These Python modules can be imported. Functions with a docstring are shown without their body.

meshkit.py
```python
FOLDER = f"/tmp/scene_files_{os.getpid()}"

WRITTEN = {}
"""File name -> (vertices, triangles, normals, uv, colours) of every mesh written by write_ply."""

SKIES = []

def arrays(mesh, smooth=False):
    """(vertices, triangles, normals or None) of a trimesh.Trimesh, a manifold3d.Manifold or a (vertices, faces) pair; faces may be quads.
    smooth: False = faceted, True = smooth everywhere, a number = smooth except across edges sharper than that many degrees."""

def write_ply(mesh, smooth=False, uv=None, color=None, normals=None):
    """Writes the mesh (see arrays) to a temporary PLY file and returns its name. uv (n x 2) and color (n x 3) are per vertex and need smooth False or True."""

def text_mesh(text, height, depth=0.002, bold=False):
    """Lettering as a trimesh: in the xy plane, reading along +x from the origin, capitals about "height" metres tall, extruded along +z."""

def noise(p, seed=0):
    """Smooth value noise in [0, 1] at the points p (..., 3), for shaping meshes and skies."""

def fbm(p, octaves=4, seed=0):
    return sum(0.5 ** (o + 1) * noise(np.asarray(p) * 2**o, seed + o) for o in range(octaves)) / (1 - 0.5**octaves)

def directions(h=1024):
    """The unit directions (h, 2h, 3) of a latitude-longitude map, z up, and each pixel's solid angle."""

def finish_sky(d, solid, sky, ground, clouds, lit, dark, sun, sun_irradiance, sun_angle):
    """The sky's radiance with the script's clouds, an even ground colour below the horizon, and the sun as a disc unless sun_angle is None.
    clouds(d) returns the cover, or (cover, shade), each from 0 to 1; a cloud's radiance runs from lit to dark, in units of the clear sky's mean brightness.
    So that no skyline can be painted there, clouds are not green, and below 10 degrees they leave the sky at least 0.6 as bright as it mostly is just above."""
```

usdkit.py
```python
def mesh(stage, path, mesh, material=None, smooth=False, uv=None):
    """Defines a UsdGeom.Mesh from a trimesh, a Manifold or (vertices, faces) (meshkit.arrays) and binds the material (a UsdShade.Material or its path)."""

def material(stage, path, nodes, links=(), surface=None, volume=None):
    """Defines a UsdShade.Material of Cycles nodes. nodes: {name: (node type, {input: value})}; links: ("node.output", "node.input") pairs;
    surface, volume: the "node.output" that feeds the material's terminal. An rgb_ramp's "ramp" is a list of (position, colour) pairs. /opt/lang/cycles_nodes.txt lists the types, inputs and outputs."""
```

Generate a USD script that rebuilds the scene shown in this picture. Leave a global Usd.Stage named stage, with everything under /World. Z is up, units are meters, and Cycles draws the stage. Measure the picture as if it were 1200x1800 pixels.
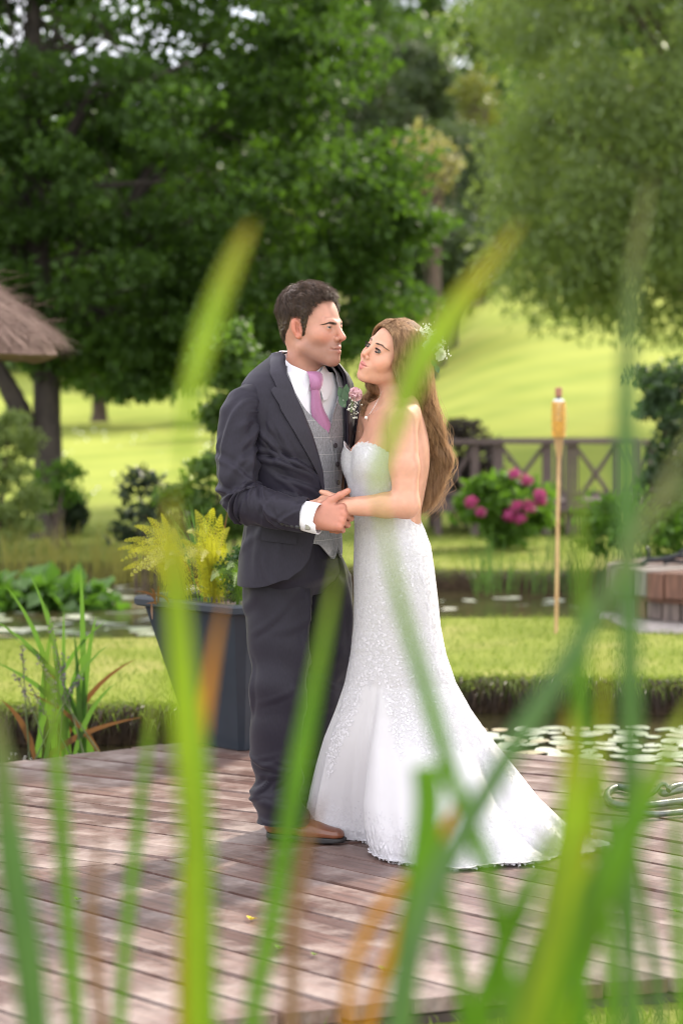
import math, numpy as np, trimesh, usdkit, meshkit
from pxr import Usd, UsdGeom, UsdShade, UsdLux, Gf, Sdf, Vt
import manifold3d as m3
from shapely.geometry import Polygon, LineString, Point
from shapely import affinity

stage = Usd.Stage.CreateInMemory()
UsdGeom.SetStageUpAxis(stage, UsdGeom.Tokens.z)
UsdGeom.SetStageMetersPerUnit(stage, 1.0)
UsdGeom.Xform.Define(stage, '/World')
UsdGeom.Scope.Define(stage, '/World/Looks')

# ---------------------------------------------------------------- camera, sky, sun, exposure
EYE, FPX = 1.43, 3500.0                      # camera height, focal length in photograph pixels
cam = UsdGeom.Camera.Define(stage, '/World/camera')
cam.AddTranslateOp().Set(Gf.Vec3d(0, 0, EYE))
cam.AddRotateXOp().Set(90.0)
cam.CreateHorizontalApertureAttr(24.0)
cam.CreateHorizontalApertureOffsetAttr(0.0)
cam.CreateVerticalApertureOffsetAttr(-3.94)
cam.CreateFocalLengthAttr(70.0)
cam.CreateFStopAttr(2.2)
cam.CreateFocusDistanceAttr(6.42)
cam.CreateExposureAttr(1.32)

SUN = np.array([0.52, 0.60, 0.64]); SUN /= np.linalg.norm(SUN)
sun = UsdLux.DistantLight.Define(stage, '/World/sun')
sun.CreateNormalizeAttr(True); sun.CreateIntensityAttr(0.72); sun.CreateAngleAttr(4.0)
sun.CreateColorAttr(Gf.Vec3f(1.0, 0.90, 0.74))
_rot = Gf.Rotation(Gf.Vec3d(0, 0, 1), Gf.Vec3d(*map(float, SUN)))
sun.AddTransformOp().Set(Gf.Matrix4d().SetRotate(_rot))

usdkit.material(stage, '/World/Looks/sky_look', {
    'sky': ('sky_texture', {'sky_type': 'single_scattering', 'sun_disc': False, 'sun_elevation': float(math.asin(SUN[2])),
                            'sun_rotation': float(math.atan2(SUN[0], SUN[1])), 'aerosol_density': 2.0}),
    'tc': ('texture_coordinate', {}),
    'n': ('noise_texture', {'scale': 2.2, 'detail': 5.0, 'roughness': 0.55}),
    'r': ('map_range', {'from_min': 0.30, 'from_max': 0.62, 'to_min': 0.35, 'to_max': 0.95, 'clamp': True}),
    'mx': ('mix_color', {'b': (8.6, 8.35, 8.6), 'use_clamp_result': False}),
    'bg': ('background_shader', {'strength': 0.11})},
    [('tc.generated', 'n.vector'), ('n.fac', 'r.value'), ('r.result', 'mx.fac'), ('sky.color', 'mx.a'), ('mx.result', 'bg.color')],
    surface='bg.background')
dome = UsdLux.DomeLight.Define(stage, '/World/sky')
UsdShade.MaterialBindingAPI.Apply(dome.GetPrim()).Bind(UsdShade.Material.Get(stage, '/World/Looks/sky_look'))
dome.GetPrim().SetCustomDataByKey('kind', 'structure')

# ---------------------------------------------------------------- helpers
def P(px, py, Y):
    """World point seen at photograph pixel (px, py) when it stands Y metres away."""
    return np.array([(px - 600) / FPX * Y, Y, EYE - (py - 703) / FPX * Y])
def G(px, py, z=0.0):
    Y = (EYE - z) * FPX / (py - 703)
    return np.array([(px - 600) / FPX * Y, Y, z])
USED = {}
def numbered(parent, name):
    k = (parent, name); n = USED.get(k, 0); USED[k] = n + 1
    return f'{parent}/{name}' + (f'_{n:03d}' if n else '')
def path_of(p): return '/World' if p is None else str(p.GetPath())
def tag(o, label=None, cat=None, group=None, kind=None):
    for k, v in (('label', label), ('category', cat), ('group', group), ('kind', kind)):
        if v: o.SetCustomDataByKey(k, v)
    return o
OFF = {}
def off(parent): return OFF.get('/'.join(path_of(parent).split('/')[:3]), np.zeros(3))
def thing(name, label, cat, loc=(0, 0, 0), rz=0.0, group=None, world=True):
    """An Xform at the thing's base; with world, its parts are given in world coordinates."""
    x = UsdGeom.Xform.Define(stage, numbered('/World', name))
    x.AddTranslateOp().Set(Gf.Vec3d(*map(float, loc))); x.AddRotateZOp().Set(float(rz))
    if world: OFF[str(x.GetPath())] = np.array(loc, float)
    return tag(x.GetPrim(), label, cat, group)
def copy_of(src, name, loc, rz, label, group=None, scale=1.0, tilt=(0, 0)):
    x = UsdGeom.Xform.Define(stage, numbered('/World', name))
    x.AddTranslateOp().Set(Gf.Vec3d(*map(float, loc))); x.AddRotateXYZOp().Set(Gf.Vec3f(float(tilt[0]), float(tilt[1]), float(rz)))
    x.AddScaleOp().Set(Gf.Vec3f(*([float(scale)] * 3 if np.ndim(scale) == 0 else map(float, scale))))
    x.GetPrim().GetReferences().AddInternalReference(src.GetPath()); x.GetPrim().SetInstanceable(True)
    return tag(x.GetPrim(), label, src.GetCustomDataByKey('category'), group)
def obj(name, mesh, mat, parent=None, smooth=False, label=None, tint=None, cat=None, group=None, kind=None, attrs=None):
    if not hasattr(mesh, 'faces'): mesh = join([mesh])
    else: mesh = (np.array(mesh.vertices), np.array(mesh.faces))
    m = usdkit.mesh(stage, numbered(path_of(parent), name), (mesh[0] - off(parent), mesh[1]), L(mat), smooth)
    if tint is not None:
        UsdGeom.PrimvarsAPI(m).CreatePrimvar('tint', Sdf.ValueTypeNames.Color3fArray, 'vertex').Set(Vt.Vec3fArray.FromNumpy(np.asarray(tint, np.float32)))
    for k, a in (attrs or {}).items():
        UsdGeom.PrimvarsAPI(m).CreatePrimvar(k, Sdf.ValueTypeNames.FloatArray, 'vertex').Set(Vt.FloatArray.FromNumpy(np.asarray(a, np.float32)))
    return tag(m.GetPrim(), label, cat, group, kind)
def curves(name, strands, widths, mat, parent, label=None, kind=None):
    c = UsdGeom.BasisCurves.Define(stage, numbered(path_of(parent), name))
    c.CreateTypeAttr('linear')
    c.CreateCurveVertexCountsAttr(Vt.IntArray([len(s) for s in strands]))
    c.CreatePointsAttr(Vt.Vec3fArray.FromNumpy((np.vstack(strands) - off(parent)).astype(np.float32)))
    c.CreateWidthsAttr(Vt.FloatArray.FromNumpy(np.concatenate(widths).astype(np.float32))); c.SetWidthsInterpolation('vertex')
    UsdShade.MaterialBindingAPI.Apply(c.GetPrim()).Bind(L(mat))
    return tag(c.GetPrim(), label, kind=kind)
def L(name): return UsdShade.Material.Get(stage, f'/World/Looks/{name}')
def look(name, nodes, links, surface='p.BSDF', volume=None): return usdkit.material(stage, f'/World/Looks/{name}', nodes, links, surface, volume)
def unit(v): v = np.asarray(v, float); return v / np.maximum(np.linalg.norm(v, axis=-1, keepdims=True), 1e-9)
def smooth01(a, b, x): t = np.clip((np.asarray(x, float) - a) / (b - a), 0, 1); return t * t * (3 - 2 * t)
def cr(pts, n):
    """Catmull-Rom through pts, n samples, evenly in parameter."""
    p = np.asarray(pts, float); k = len(p)
    if p.ndim == 1: p = p[:, None]
    q = np.vstack([2 * p[0] - p[1], p, 2 * p[-1] - p[-2]])
    t = np.linspace(0, k - 1, n); i = np.minimum(t.astype(int), k - 2); f = (t - i)[:, None]
    a, b, c, d = q[i], q[i + 1], q[i + 2], q[i + 3]
    r = 0.5 * (2 * b + (c - a) * f + (2 * a - 5 * b + 4 * c - d) * f**2 + (3 * b - a - 3 * c + d) * f**3)
    return r[:, 0] if np.ndim(pts[0]) == 0 else r
def join(ms):
    vs, fs, n = [], [], 0
    for m in ms:
        v, f = (np.asarray(m.vertices), np.asarray(m.faces)) if hasattr(m, 'faces') else (np.asarray(m[0], float), np.asarray(m[1], int))
        if f.shape[1] == 4: f = np.vstack([f[:, [0, 1, 2]], f[:, [0, 2, 3]]])
        vs.append(v); fs.append(f + n); n += len(v)
    return np.vstack(vs), np.vstack(fs)
def frames(path):
    t = unit(np.gradient(path, axis=0)); up = np.array([0, 0, 1.0]) if abs(t[0][2]) < 0.9 else np.array([1.0, 0, 0])
    ns, n = [], unit(np.cross(t[0], up))
    for k in range(len(t)):
        n = unit(n - t[k] * (n @ t[k])); ns.append(n)
    ns = np.array(ns); return t, ns, np.cross(t, ns)
def tube(path, r, seg=8, cap=True, flat=1.0, wob=0.0, seed=0):
    path = np.asarray(path, float); k = len(path); r = np.broadcast_to(r, k).astype(float)
    t, a, b = frames(path); th = np.arange(seg) / seg * 2 * np.pi
    rr = r[:, None] * np.ones(seg)
    if wob: rr = rr * (1 + wob * np.random.default_rng(seed).uniform(-1, 1, rr.shape))
    v = path[:, None] + rr[..., None] * (np.cos(th)[None, :, None] * a[:, None] + flat * np.sin(th)[None, :, None] * b[:, None])
    v = v.reshape(-1, 3); i, j = np.meshgrid(np.arange(k - 1), np.arange(seg), indexing='ij'); j2 = (j + 1) % seg
    f = np.stack([i * seg + j, i * seg + j2, (i + 1) * seg + j2, (i + 1) * seg + j], -1).reshape(-1, 4)
    f = np.vstack([f[:, [0, 1, 2]], f[:, [0, 2, 3]]])
    if cap:
        n = len(v); v = np.vstack([v, path[0], path[-1]]); s = np.arange(seg); s2 = (s + 1) % seg
        f = np.vstack([f, np.stack([np.full(seg, n), s2, s], 1), np.stack([np.full(seg, n + 1), (k - 1) * seg + s, (k - 1) * seg + s2], 1)])
    return v, f
def box(size, at=(0, 0, 0), rz=0.0, ch=0.0):
    s = np.array(size, float) / 2
    if ch:
        m = trimesh.convex.convex_hull(np.array([[x * (s[0] - (k != 0) * ch), y * (s[1] - (k != 1) * ch), z * (s[2] - (k != 2) * ch)] for k in range(3) for x in (-1, 1) for y in (-1, 1) for z in (-1, 1)]))
    else: m = trimesh.creation.box(2 * s)
    v = np.array(m.vertices); c, q = math.cos(rz), math.sin(rz)
    return v @ np.array([[c, q, 0], [-q, c, 0], [0, 0, 1]]) + np.array(at, float), np.array(m.faces)
def bar(a, b, w, d=None, ch=0.004):
    """A squared bar from a to b."""
    a, b = np.asarray(a, float), np.asarray(b, float); t = unit(b - a); d = d or w
    n = unit(np.cross(t, [0, 0, 1.0])) if abs(t[2]) < 0.95 else np.array([1.0, 0, 0]); u = np.cross(n, t)
    v, f = box((w, np.linalg.norm(b - a), d), ch=ch)
    return v @ np.stack([n, t, u]) + (a + b) / 2, f
def lathe(profile, seg=24, at=(0, 0, 0)):
    p = np.asarray(profile, float); th = np.arange(seg) / seg * 2 * np.pi
    v = np.stack([p[:, None, 0] * np.cos(th), p[:, None, 0] * np.sin(th), p[:, None, 1] + 0 * th], -1).reshape(-1, 3) + np.array(at)
    i, j = np.meshgrid(np.arange(len(p) - 1), np.arange(seg), indexing='ij'); j2 = (j + 1) % seg
    f = np.stack([i * seg + j, i * seg + j2, (i + 1) * seg + j2, (i + 1) * seg + j], -1).reshape(-1, 4)
    return v, np.vstack([f[:, [0, 1, 2]], f[:, [0, 2, 3]]])
def grid_faces(nu, nv, wrap=False):
    i, j = np.meshgrid(np.arange(nu - 1), np.arange(nv if wrap else nv - 1), indexing='ij'); j2 = (j + 1) % nv
    f = np.stack([i * nv + j, i * nv + j2, (i + 1) * nv + j2, (i + 1) * nv + j], -1).reshape(-1, 4)
    return np.vstack([f[:, [0, 1, 2]], f[:, [0, 2, 3]]])
def leaves(pos, d, nrm, Ln, W, fold=0.15):
    """Diamond leaves: at pos, pointing d, facing nrm, length Ln, width W."""
    n = len(pos); d = unit(d); s = unit(np.cross(d, nrm)); u = np.cross(s, d)
    Ln, W = np.broadcast_to(Ln, n)[:, None], np.broadcast_to(W, n)[:, None]
    v = np.stack([pos, pos + d * Ln * 0.45 + s * W / 2 + u * W * fold, pos + d * Ln, pos + d * Ln * 0.45 - s * W / 2 + u * W * fold], 1).reshape(-1, 3)
    k = np.arange(n)[:, None] * 4
    return v, np.vstack([k + [0, 1, 2], k + [0, 2, 3]])
def blades(base, tip, mid, w, nrm=None, seg=5):
    """Grass-like blades as tapered quadratic ribbons (arrays of n points)."""
    n = len(base); t = np.linspace(0, 1, seg + 1)[None, :, None]
    c = (1 - t)**2 * base[:, None] + 2 * t * (1 - t) * mid[:, None] + t**2 * tip[:, None]
    s = unit(np.cross(tip - base, np.array([0, 1.0, 0]) if nrm is None else nrm))[:, None]
    prof = (1 - t**2.2) * (0.55 + 0.45 * np.minimum(1, t * 4)); W = np.broadcast_to(w, n)[:, None, None] / 2
    v = np.stack([c - s * prof * W, c + s * prof * W], 2).reshape(n, -1, 3)
    f = np.concatenate([[[2 * k, 2 * k + 1, 2 * k + 3], [2 * k, 2 * k + 3, 2 * k + 2]] for k in range(seg)])
    return v.reshape(-1, 3), (f[None] + np.arange(n)[:, None, None] * (2 * seg + 2)).reshape(-1, 3)

# ---------------------------------------------------------------- materials
def plain(name, col, rough=0.5, var=0.15, scale=20.0, bump=0.0, bscale=None, metallic=0.0, spec=0.5, sheen=0.0, stretch=(1, 1, 1), detail=4.0, sss=0.0, coat=0.0):
    a, b = np.array(col) * (1 - var), np.array(col) * (1 + var)
    nodes = {'g': ('texture_coordinate', {}), 'mp': ('mapping', {'scale': stretch}), 'n': ('noise_texture', {'scale': scale, 'detail': detail}),
             'r': ('rgb_ramp', {'ramp': [(0.28, a), (0.72, b)]}),
             'p': ('principled_bsdf', {'roughness': rough, 'metallic': metallic, 'specular_ior_level': spec, 'sheen_weight': sheen, 'subsurface_weight': sss, 'subsurface_scale': 0.004, 'coat_weight': coat})}
    links = [('g.object', 'mp.vector'), ('mp.vector', 'n.vector'), ('n.fac', 'r.fac'), ('r.color', 'p.base_color')]
    if bump:
        nodes['n2'] = ('noise_texture', {'scale': bscale or scale * 3, 'detail': 5.0}); nodes['b'] = ('bump', {'strength': 1.0, 'distance': bump})
        links += [('mp.vector', 'n2.vector'), ('n2.fac', 'b.height'), ('b.normal', 'p.normal')]
    return look(name, nodes, links)
def leafy(name, cols, trans=0.35, rough=0.45, spec=0.35, tcol=None):
    """Leaves: colour varies from leaf to leaf, some light passes through."""
    st = [(k / max(1, len(cols) - 1), np.array(c)) for k, c in enumerate(cols)]
    tr = [(p, np.clip(np.array(c) * np.array(tcol or (2.0, 2.1, 0.9)), 0, 0.9)) for p, c in st]
    return look(name, {'g': ('geometry', {}), 'r': ('rgb_ramp', {'ramp': st}), 'r2': ('rgb_ramp', {'ramp': tr}),
                       'p': ('principled_bsdf', {'roughness': rough, 'specular_ior_level': spec}), 't': ('translucent_bsdf', {}), 'm': ('mix_closure', {'fac': trans})},
                [('g.random_per_island', 'r.fac'), ('g.random_per_island', 'r2.fac'), ('r.color', 'p.base_color'), ('r2.color', 't.color'), ('p.BSDF', 'm.closure1'), ('t.BSDF', 'm.closure2')], surface='m.closure')
# ---------------------------------------------------------------- terrain, water, lawn
N3 = lambda p, s, seed=0: meshkit.fbm(np.asarray(p) * s, 3, seed) - 0.5
def bank1(x): return 9.55 + 0.95 * smooth01(-0.9, 0.6, x)          # far bank of the near pond
def near2(x): return 12.4 + 1.2 * smooth01(-1.5, 1.0, x)           # near bank of the far pond
def far2(x): return 18.1 - 0.9 * smooth01(-2.0, 1.5, x)            # far bank of the far pond
def wob(x, y, seed): return 0.22 * (meshkit.fbm(np.stack([x * 1.3, y * 0.4, 0 * x], -1), 3, seed) - 0.5)
def ground_z(x, y):
    x, y = np.asarray(x, float), np.asarray(y, float)
    w = wob(x, y, 3)
    hill = 0.055 + 0.075 * smooth01(-0.03, 0.10, x / np.maximum(y, 1))
    far = np.minimum(hill * np.maximum(y - 23, 0), hill * 150) + 0.13 * np.clip(y - 78, 0, 130)
    soft = lambda d, r: smooth01(-r, r, d)
    z_front = -0.065 - 0.10 * smooth01(4.2, 2.0, y) - 0.3 * smooth01(4.75, 5.1, y - .28 * x)
    pond1 = (1 - soft(5.35 - y, 0.25)) * soft(bank1(x) + w - y, 0.11)
    pond2 = soft(y - near2(x) + w, 0.10) * soft(far2(x) - w - y, 0.22)
    z = np.where(y < 7, z_front, -0.05 + 0.02 * smooth01(17, 19, y)) + 0.03 * (meshkit.fbm(np.stack([x * .7, y * .7, 0 * x], -1), 3, 9) - 0.5)
    z = z - 0.55 * pond1 - 0.5 * pond2
    return z + far + 0.02 * np.maximum(0, y - 23) * (meshkit.noise(np.stack([x * .08, y * .08, 0 * x], -1), 5) - .5)
ys = np.unique(np.concatenate([np.arange(-6, 4, 0.5), np.arange(4, 5.8, 0.1), np.arange(5.8, 9.1, 0.3), np.arange(9.1, 11.1, 0.035), np.arange(11.1, 12.0, 0.1), np.arange(12.0, 14.1, 0.05),
                               np.arange(14.1, 16.6, 0.3), np.arange(16.6, 18.8, 0.05), np.arange(18.8, 30, 0.4), np.geomspace(30, 600, 60)]).round(4))
xs = np.unique(np.concatenate([-np.geomspace(6, 500, 40), np.arange(-6, 6.01, 0.07), np.geomspace(6, 500, 40)]).round(4))
XX, YY = np.meshgrid(xs, ys)
V = np.stack([XX, YY, ground_z(XX, YY)], -1).reshape(-1, 3)
look('lawn_ground', {
    'g': ('geometry', {}), 's': ('separate_xyz', {}), 'sp': ('separate_xyz', {}), 'slope': ('map_range', {'from_min': 0.80, 'from_max': 0.96, 'clamp': True}),
    'n': ('noise_texture', {'scale': 1.1, 'detail': 6.0}), 'r': ('rgb_ramp', {'ramp': [(0.25, (0.12, 0.16, 0.025)), (0.5, (0.19, 0.225, 0.045)), (0.75, (0.30, 0.28, 0.10))]}),
    'nf': ('noise_texture', {'scale': 30.0, 'detail': 4.0}), 'soil': ('rgb_ramp', {'ramp': [(0.3, (0.03, 0.02, 0.012)), (0.7, (0.11, 0.075, 0.048))]}),
    'mp': ('mapping', {'rotation': (0, 0, 0.75), 'scale': (1, 1, 0)}), 'w': ('wave_texture', {'scale': 0.20, 'distortion': 1.2, 'detail': 2.0}),
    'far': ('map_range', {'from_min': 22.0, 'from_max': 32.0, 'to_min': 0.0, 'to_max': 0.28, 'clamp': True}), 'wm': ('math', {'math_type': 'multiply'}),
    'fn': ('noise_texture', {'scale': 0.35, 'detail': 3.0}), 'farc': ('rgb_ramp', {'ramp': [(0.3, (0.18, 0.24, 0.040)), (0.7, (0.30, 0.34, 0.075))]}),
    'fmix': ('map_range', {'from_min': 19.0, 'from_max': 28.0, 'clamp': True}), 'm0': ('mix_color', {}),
    'm1': ('mix_color', {'b': (0.39, 0.40, 0.085)}), 'm2': ('mix_color', {}), 'bmp': ('bump', {'strength': 0.8, 'distance': 0.03}),
    'p': ('principled_bsdf', {'roughness': 0.85, 'specular_ior_level': 0.05})},
    [('g.true_normal', 's.vector'), ('s.z', 'slope.value'), ('g.position', 'n.vector'), ('n.fac', 'r.fac'), ('g.position', 'nf.vector'), ('nf.fac', 'soil.fac'),
     ('g.position', 'mp.vector'), ('mp.vector', 'w.vector'), ('g.position', 'sp.vector'), ('sp.y', 'far.value'), ('sp.y', 'fmix.value'), ('w.fac', 'wm.value1'), ('far.result', 'wm.value2'),
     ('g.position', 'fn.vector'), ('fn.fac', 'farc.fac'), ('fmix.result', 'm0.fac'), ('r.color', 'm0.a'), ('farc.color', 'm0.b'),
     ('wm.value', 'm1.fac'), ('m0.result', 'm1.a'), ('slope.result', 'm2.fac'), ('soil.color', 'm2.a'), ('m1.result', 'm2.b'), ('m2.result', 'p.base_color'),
     ('nf.fac', 'bmp.height'), ('bmp.normal', 'p.normal')])
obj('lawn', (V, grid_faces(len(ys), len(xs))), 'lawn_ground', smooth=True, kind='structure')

look('pond_water', {'g': ('texture_coordinate', {}), 'mp': ('mapping', {'scale': (2.2, 5.0, 1)}), 'n': ('noise_texture', {'scale': 2.5, 'detail': 4.0}), 'b': ('bump', {'strength': 0.5, 'distance': 0.012}),
                    'n2': ('noise_texture', {'scale': 1.5, 'detail': 3.0}), 'r': ('rgb_ramp', {'ramp': [(0.35, (0.010, 0.009, 0.005)), (0.65, (0.035, 0.030, 0.012))]}),
                    'p': ('principled_bsdf', {'roughness': 0.04, 'ior': 1.33})},
     [('g.object', 'mp.vector'), ('mp.vector', 'n.vector'), ('n.fac', 'b.height'), ('b.normal', 'p.normal'), ('g.object', 'n2.vector'), ('n2.fac', 'r.fac'), ('r.color', 'p.base_color')])
def sheet(x0, x1, y0, y1, z, n=40):
    a, b = np.meshgrid(np.linspace(x0, x1, n), np.linspace(y0, y1, n)); return np.stack([a, b, 0 * a + z], -1).reshape(-1, 3), grid_faces(n, n)
obj('pond', sheet(-30, 30, 5.6, 11.2, -0.23), 'pond_water', kind='structure')
obj('pond', sheet(-30, 30, 11.9, 18.9, -0.22), 'pond_water', kind='structure')

# grass blades: what nobody could count
leafy('grass_blades', [(0.12, 0.165, 0.035), (0.22, 0.255, 0.065), (0.37, 0.35, 0.14)], trans=0.45, rough=0.6, spec=.15, tcol=(1.7, 1.7, 1.1))
def grass(name, n, xr, yr, h, w, seed, keep=None, lean=0.5, mat='grass_blades'):
    r = np.random.default_rng(seed); x, y = r.uniform(*xr, n), r.uniform(*yr, n)
    z = ground_z(x, y); ok = z > -0.16
    if keep is not None: ok &= keep(x, y)
    b = np.stack([x, y, z - 0.01], -1)[ok]; n = len(b); H = h * r.uniform(0.4, 1.25, n)[:, None]
    d = r.normal(0, lean, (n, 3)) * [1, 1, 0] + [0, 0, 1]
    tip = b + unit(d) * H; mid = b + [0, 0, 1] * H * 0.6
    nr = np.stack([r.normal(0, 1, n), r.normal(0, 1, n), 0 * x[ok]], -1)
    return obj(name, blades(b, tip, mid, w * r.uniform(.6, 1.3, n), nr, 2), mat, cat='grass', kind='stuff', label=None)
tag(grass('grass', 26000, (-3.2, 3.2), (9.4, 14.2), 0.05, 0.006, 1), 'short sunlit grass on the strip between the two ponds')
tag(grass('grass', 14000, (-1.5, 1.8), (3.9, 5.3), 0.06, 0.005, 2, keep=lambda x, y: y < 4.66 + 0.27 * x), 'rough pale grass in front of the deck edge')
tag(grass('grass', 14000, (-5, 5), (17.0, 23), 0.06, 0.012, 3), 'mown lawn grass beyond the far pond')
def bank_edge(name, n, f, xr, hang, seed, label):
    r = np.random.default_rng(seed); x = r.uniform(*xr, n); y = f(x) + r.normal(0, 0.05, n) + wob(x, f(x), 3)
    b = np.stack([x, y, ground_z(x, y - hang * .1) * 0 - 0.05 + r.uniform(-.06, .02, n)], -1)
    tip = b + np.stack([r.normal(0, .03, n), -hang * r.uniform(.02, .10, n), -r.uniform(0.03, .17, n)], -1); mid = b + np.stack([0 * x, -hang * .06 + 0 * x, .03 + 0 * x], -1)
    obj(name, blades(b, tip, mid, .006, None, 2), 'bank_roots', cat='roots', kind='stuff', label=label)
leafy('bank_roots', [(0.045, 0.028, 0.018), (0.10, 0.065, 0.042), (0.17, 0.15, 0.05), (0.10, 0.13, 0.025)], trans=0.2)
bank_edge('bank_roots', 6000, bank1, (-3, 3.2), 1, 5, 'matted brown roots hanging down the near pond bank')
bank_edge('bank_roots', 4500, lambda x: far2(x) - .02, (-5, 5), 1, 6, 'brown sedge and roots along the far pond bank')
def overhang(f, n, xr, seed, label):
    r = np.random.default_rng(seed); x = r.uniform(*xr, n); y = f(x) + r.normal(0.04, 0.06, n) + wob(x, f(x), 3); b = np.stack([x, y, ground_z(x, y + .1) * 0 - 0.05 + r.uniform(-.05, .01, n)], -1); h = r.uniform(.3, 1.3, n)
    tip = b + np.stack([r.normal(0, .04, n), -.10 * h, r.uniform(-.09, .05, n)], -1); mid = b + np.stack([0 * x, -.03 * h, .045 * h], -1)
    obj('edge_grass', blades(b, tip, mid, .007, None, 3), 'grass_blades', cat='grass', kind='stuff', label=label)
overhang(bank1, 9000, (-3, 3.2), 15, 'long grass hanging over the near pond bank')
overhang(far2, 4000, (-5, 5), 16, 'long grass along the edge of the far pond')
# small white flowers on the left lawn
plain('daisy_white', (0.75, 0.75, 0.70), var=0.05)
r = np.random.default_rng(4); n = 110; x = r.uniform(-7.5, -1.6, n); y = r.uniform(23, 36, n); x *= y / 30
p = np.stack([x, y, ground_z(x, y) + r.uniform(.12, .3, n)], -1)
d = unit(r.normal(0, 1, (n, 3)) * [1, 1, .2]); obj('daisies', leaves(p, d, np.tile([0.3, -1, .5], (n, 1)), .05, .045), 'daisy_white', cat='flowers', kind='stuff', label='scattered small white flowers on the left lawn')

# ---------------------------------------------------------------- wooden deck: planks laid in two fans that meet along a seam
DECK = Polygon([(-1.45, 4.25), (-.291, 4.587), (0, 4.682), (.28, 4.776), (.574, 4.864), (.844, 4.926), (2.4, 5.10), (2.4, 7.17), (1.326, 7.736), (.692, 8.07), (-.26, 8.57), (-.32, 8.58), (-.711, 8.30), (-1.309, 7.857), (-2.1, 7.25), (-2.1, 4.1)])
SEAM = [(-2.4, 6.13 - .386 * 1.66), (-.739, 6.13), (-.30, 6.30), (.9, 6.76), (2.6, 7.40)]
back = Polygon(SEAM + [(2.6, 9.5), (-2.4, 9.5)]); front = Polygon(SEAM + [(2.6, 3.5), (-2.4, 3.5)])
def wood(name, tone):
    t = np.array(tone)
    look(name, {'g': ('texture_coordinate', {}), 'mp': ('mapping', {'scale': (2.0, 26.0, 6.0)}), 'n': ('noise_texture', {'scale': 2.0, 'detail': 7.0, 'roughness': 0.65, 'distortion': 0.4}),
                'n2': ('noise_texture', {'scale': 2.3, 'detail': 6.0, 'roughness': 0.7}), 'r': ('rgb_ramp', {'ramp': [(0.25, t * 0.36), (0.5, t), (0.75, t * 1.45)]}),
                'k': ('rgb_ramp', {'ramp': [(0.47, (0, 0, 0)), (0.66, (1, 1, 1))]}), 'mx': ('mix_color', {'b': (0.40, 0.33, 0.30)}), 'mul': ('math', {'math_type': 'multiply', 'value2': 0.6}),
                'rr': ('map_range', {'from_min': 0.3, 'from_max': 0.7, 'to_min': 0.24, 'to_max': 0.6}), 'b': ('bump', {'strength': 0.7, 'distance': 0.004}),
                'p': ('principled_bsdf', {'specular_ior_level': 0.6})},
         [('g.object', 'mp.vector'), ('mp.vector', 'n.vector'), ('g.object', 'n2.vector'), ('n.fac', 'r.fac'), ('n2.fac', 'k.fac'), ('k.color', 'mul.value1'), ('mul.value', 'mx.fac'), ('r.color', 'mx.a'), ('mx.result', 'p.base_color'),
          ('n2.fac', 'rr.value'), ('rr.result', 'p.roughness'), ('n.fac', 'b.height'), ('b.normal', 'p.normal')])
WT = [(.108, .060, .048), (.132, .076, .062), (.088, .048, .039), (.148, .094, .080)]
for k, t in enumerate(WT): wood(f'deck_wood_{"abcd"[k]}', t)
deck = UsdGeom.Xform.Define(stage, '/World/wooden_deck').GetPrim(); tag(deck, kind='structure')
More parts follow.
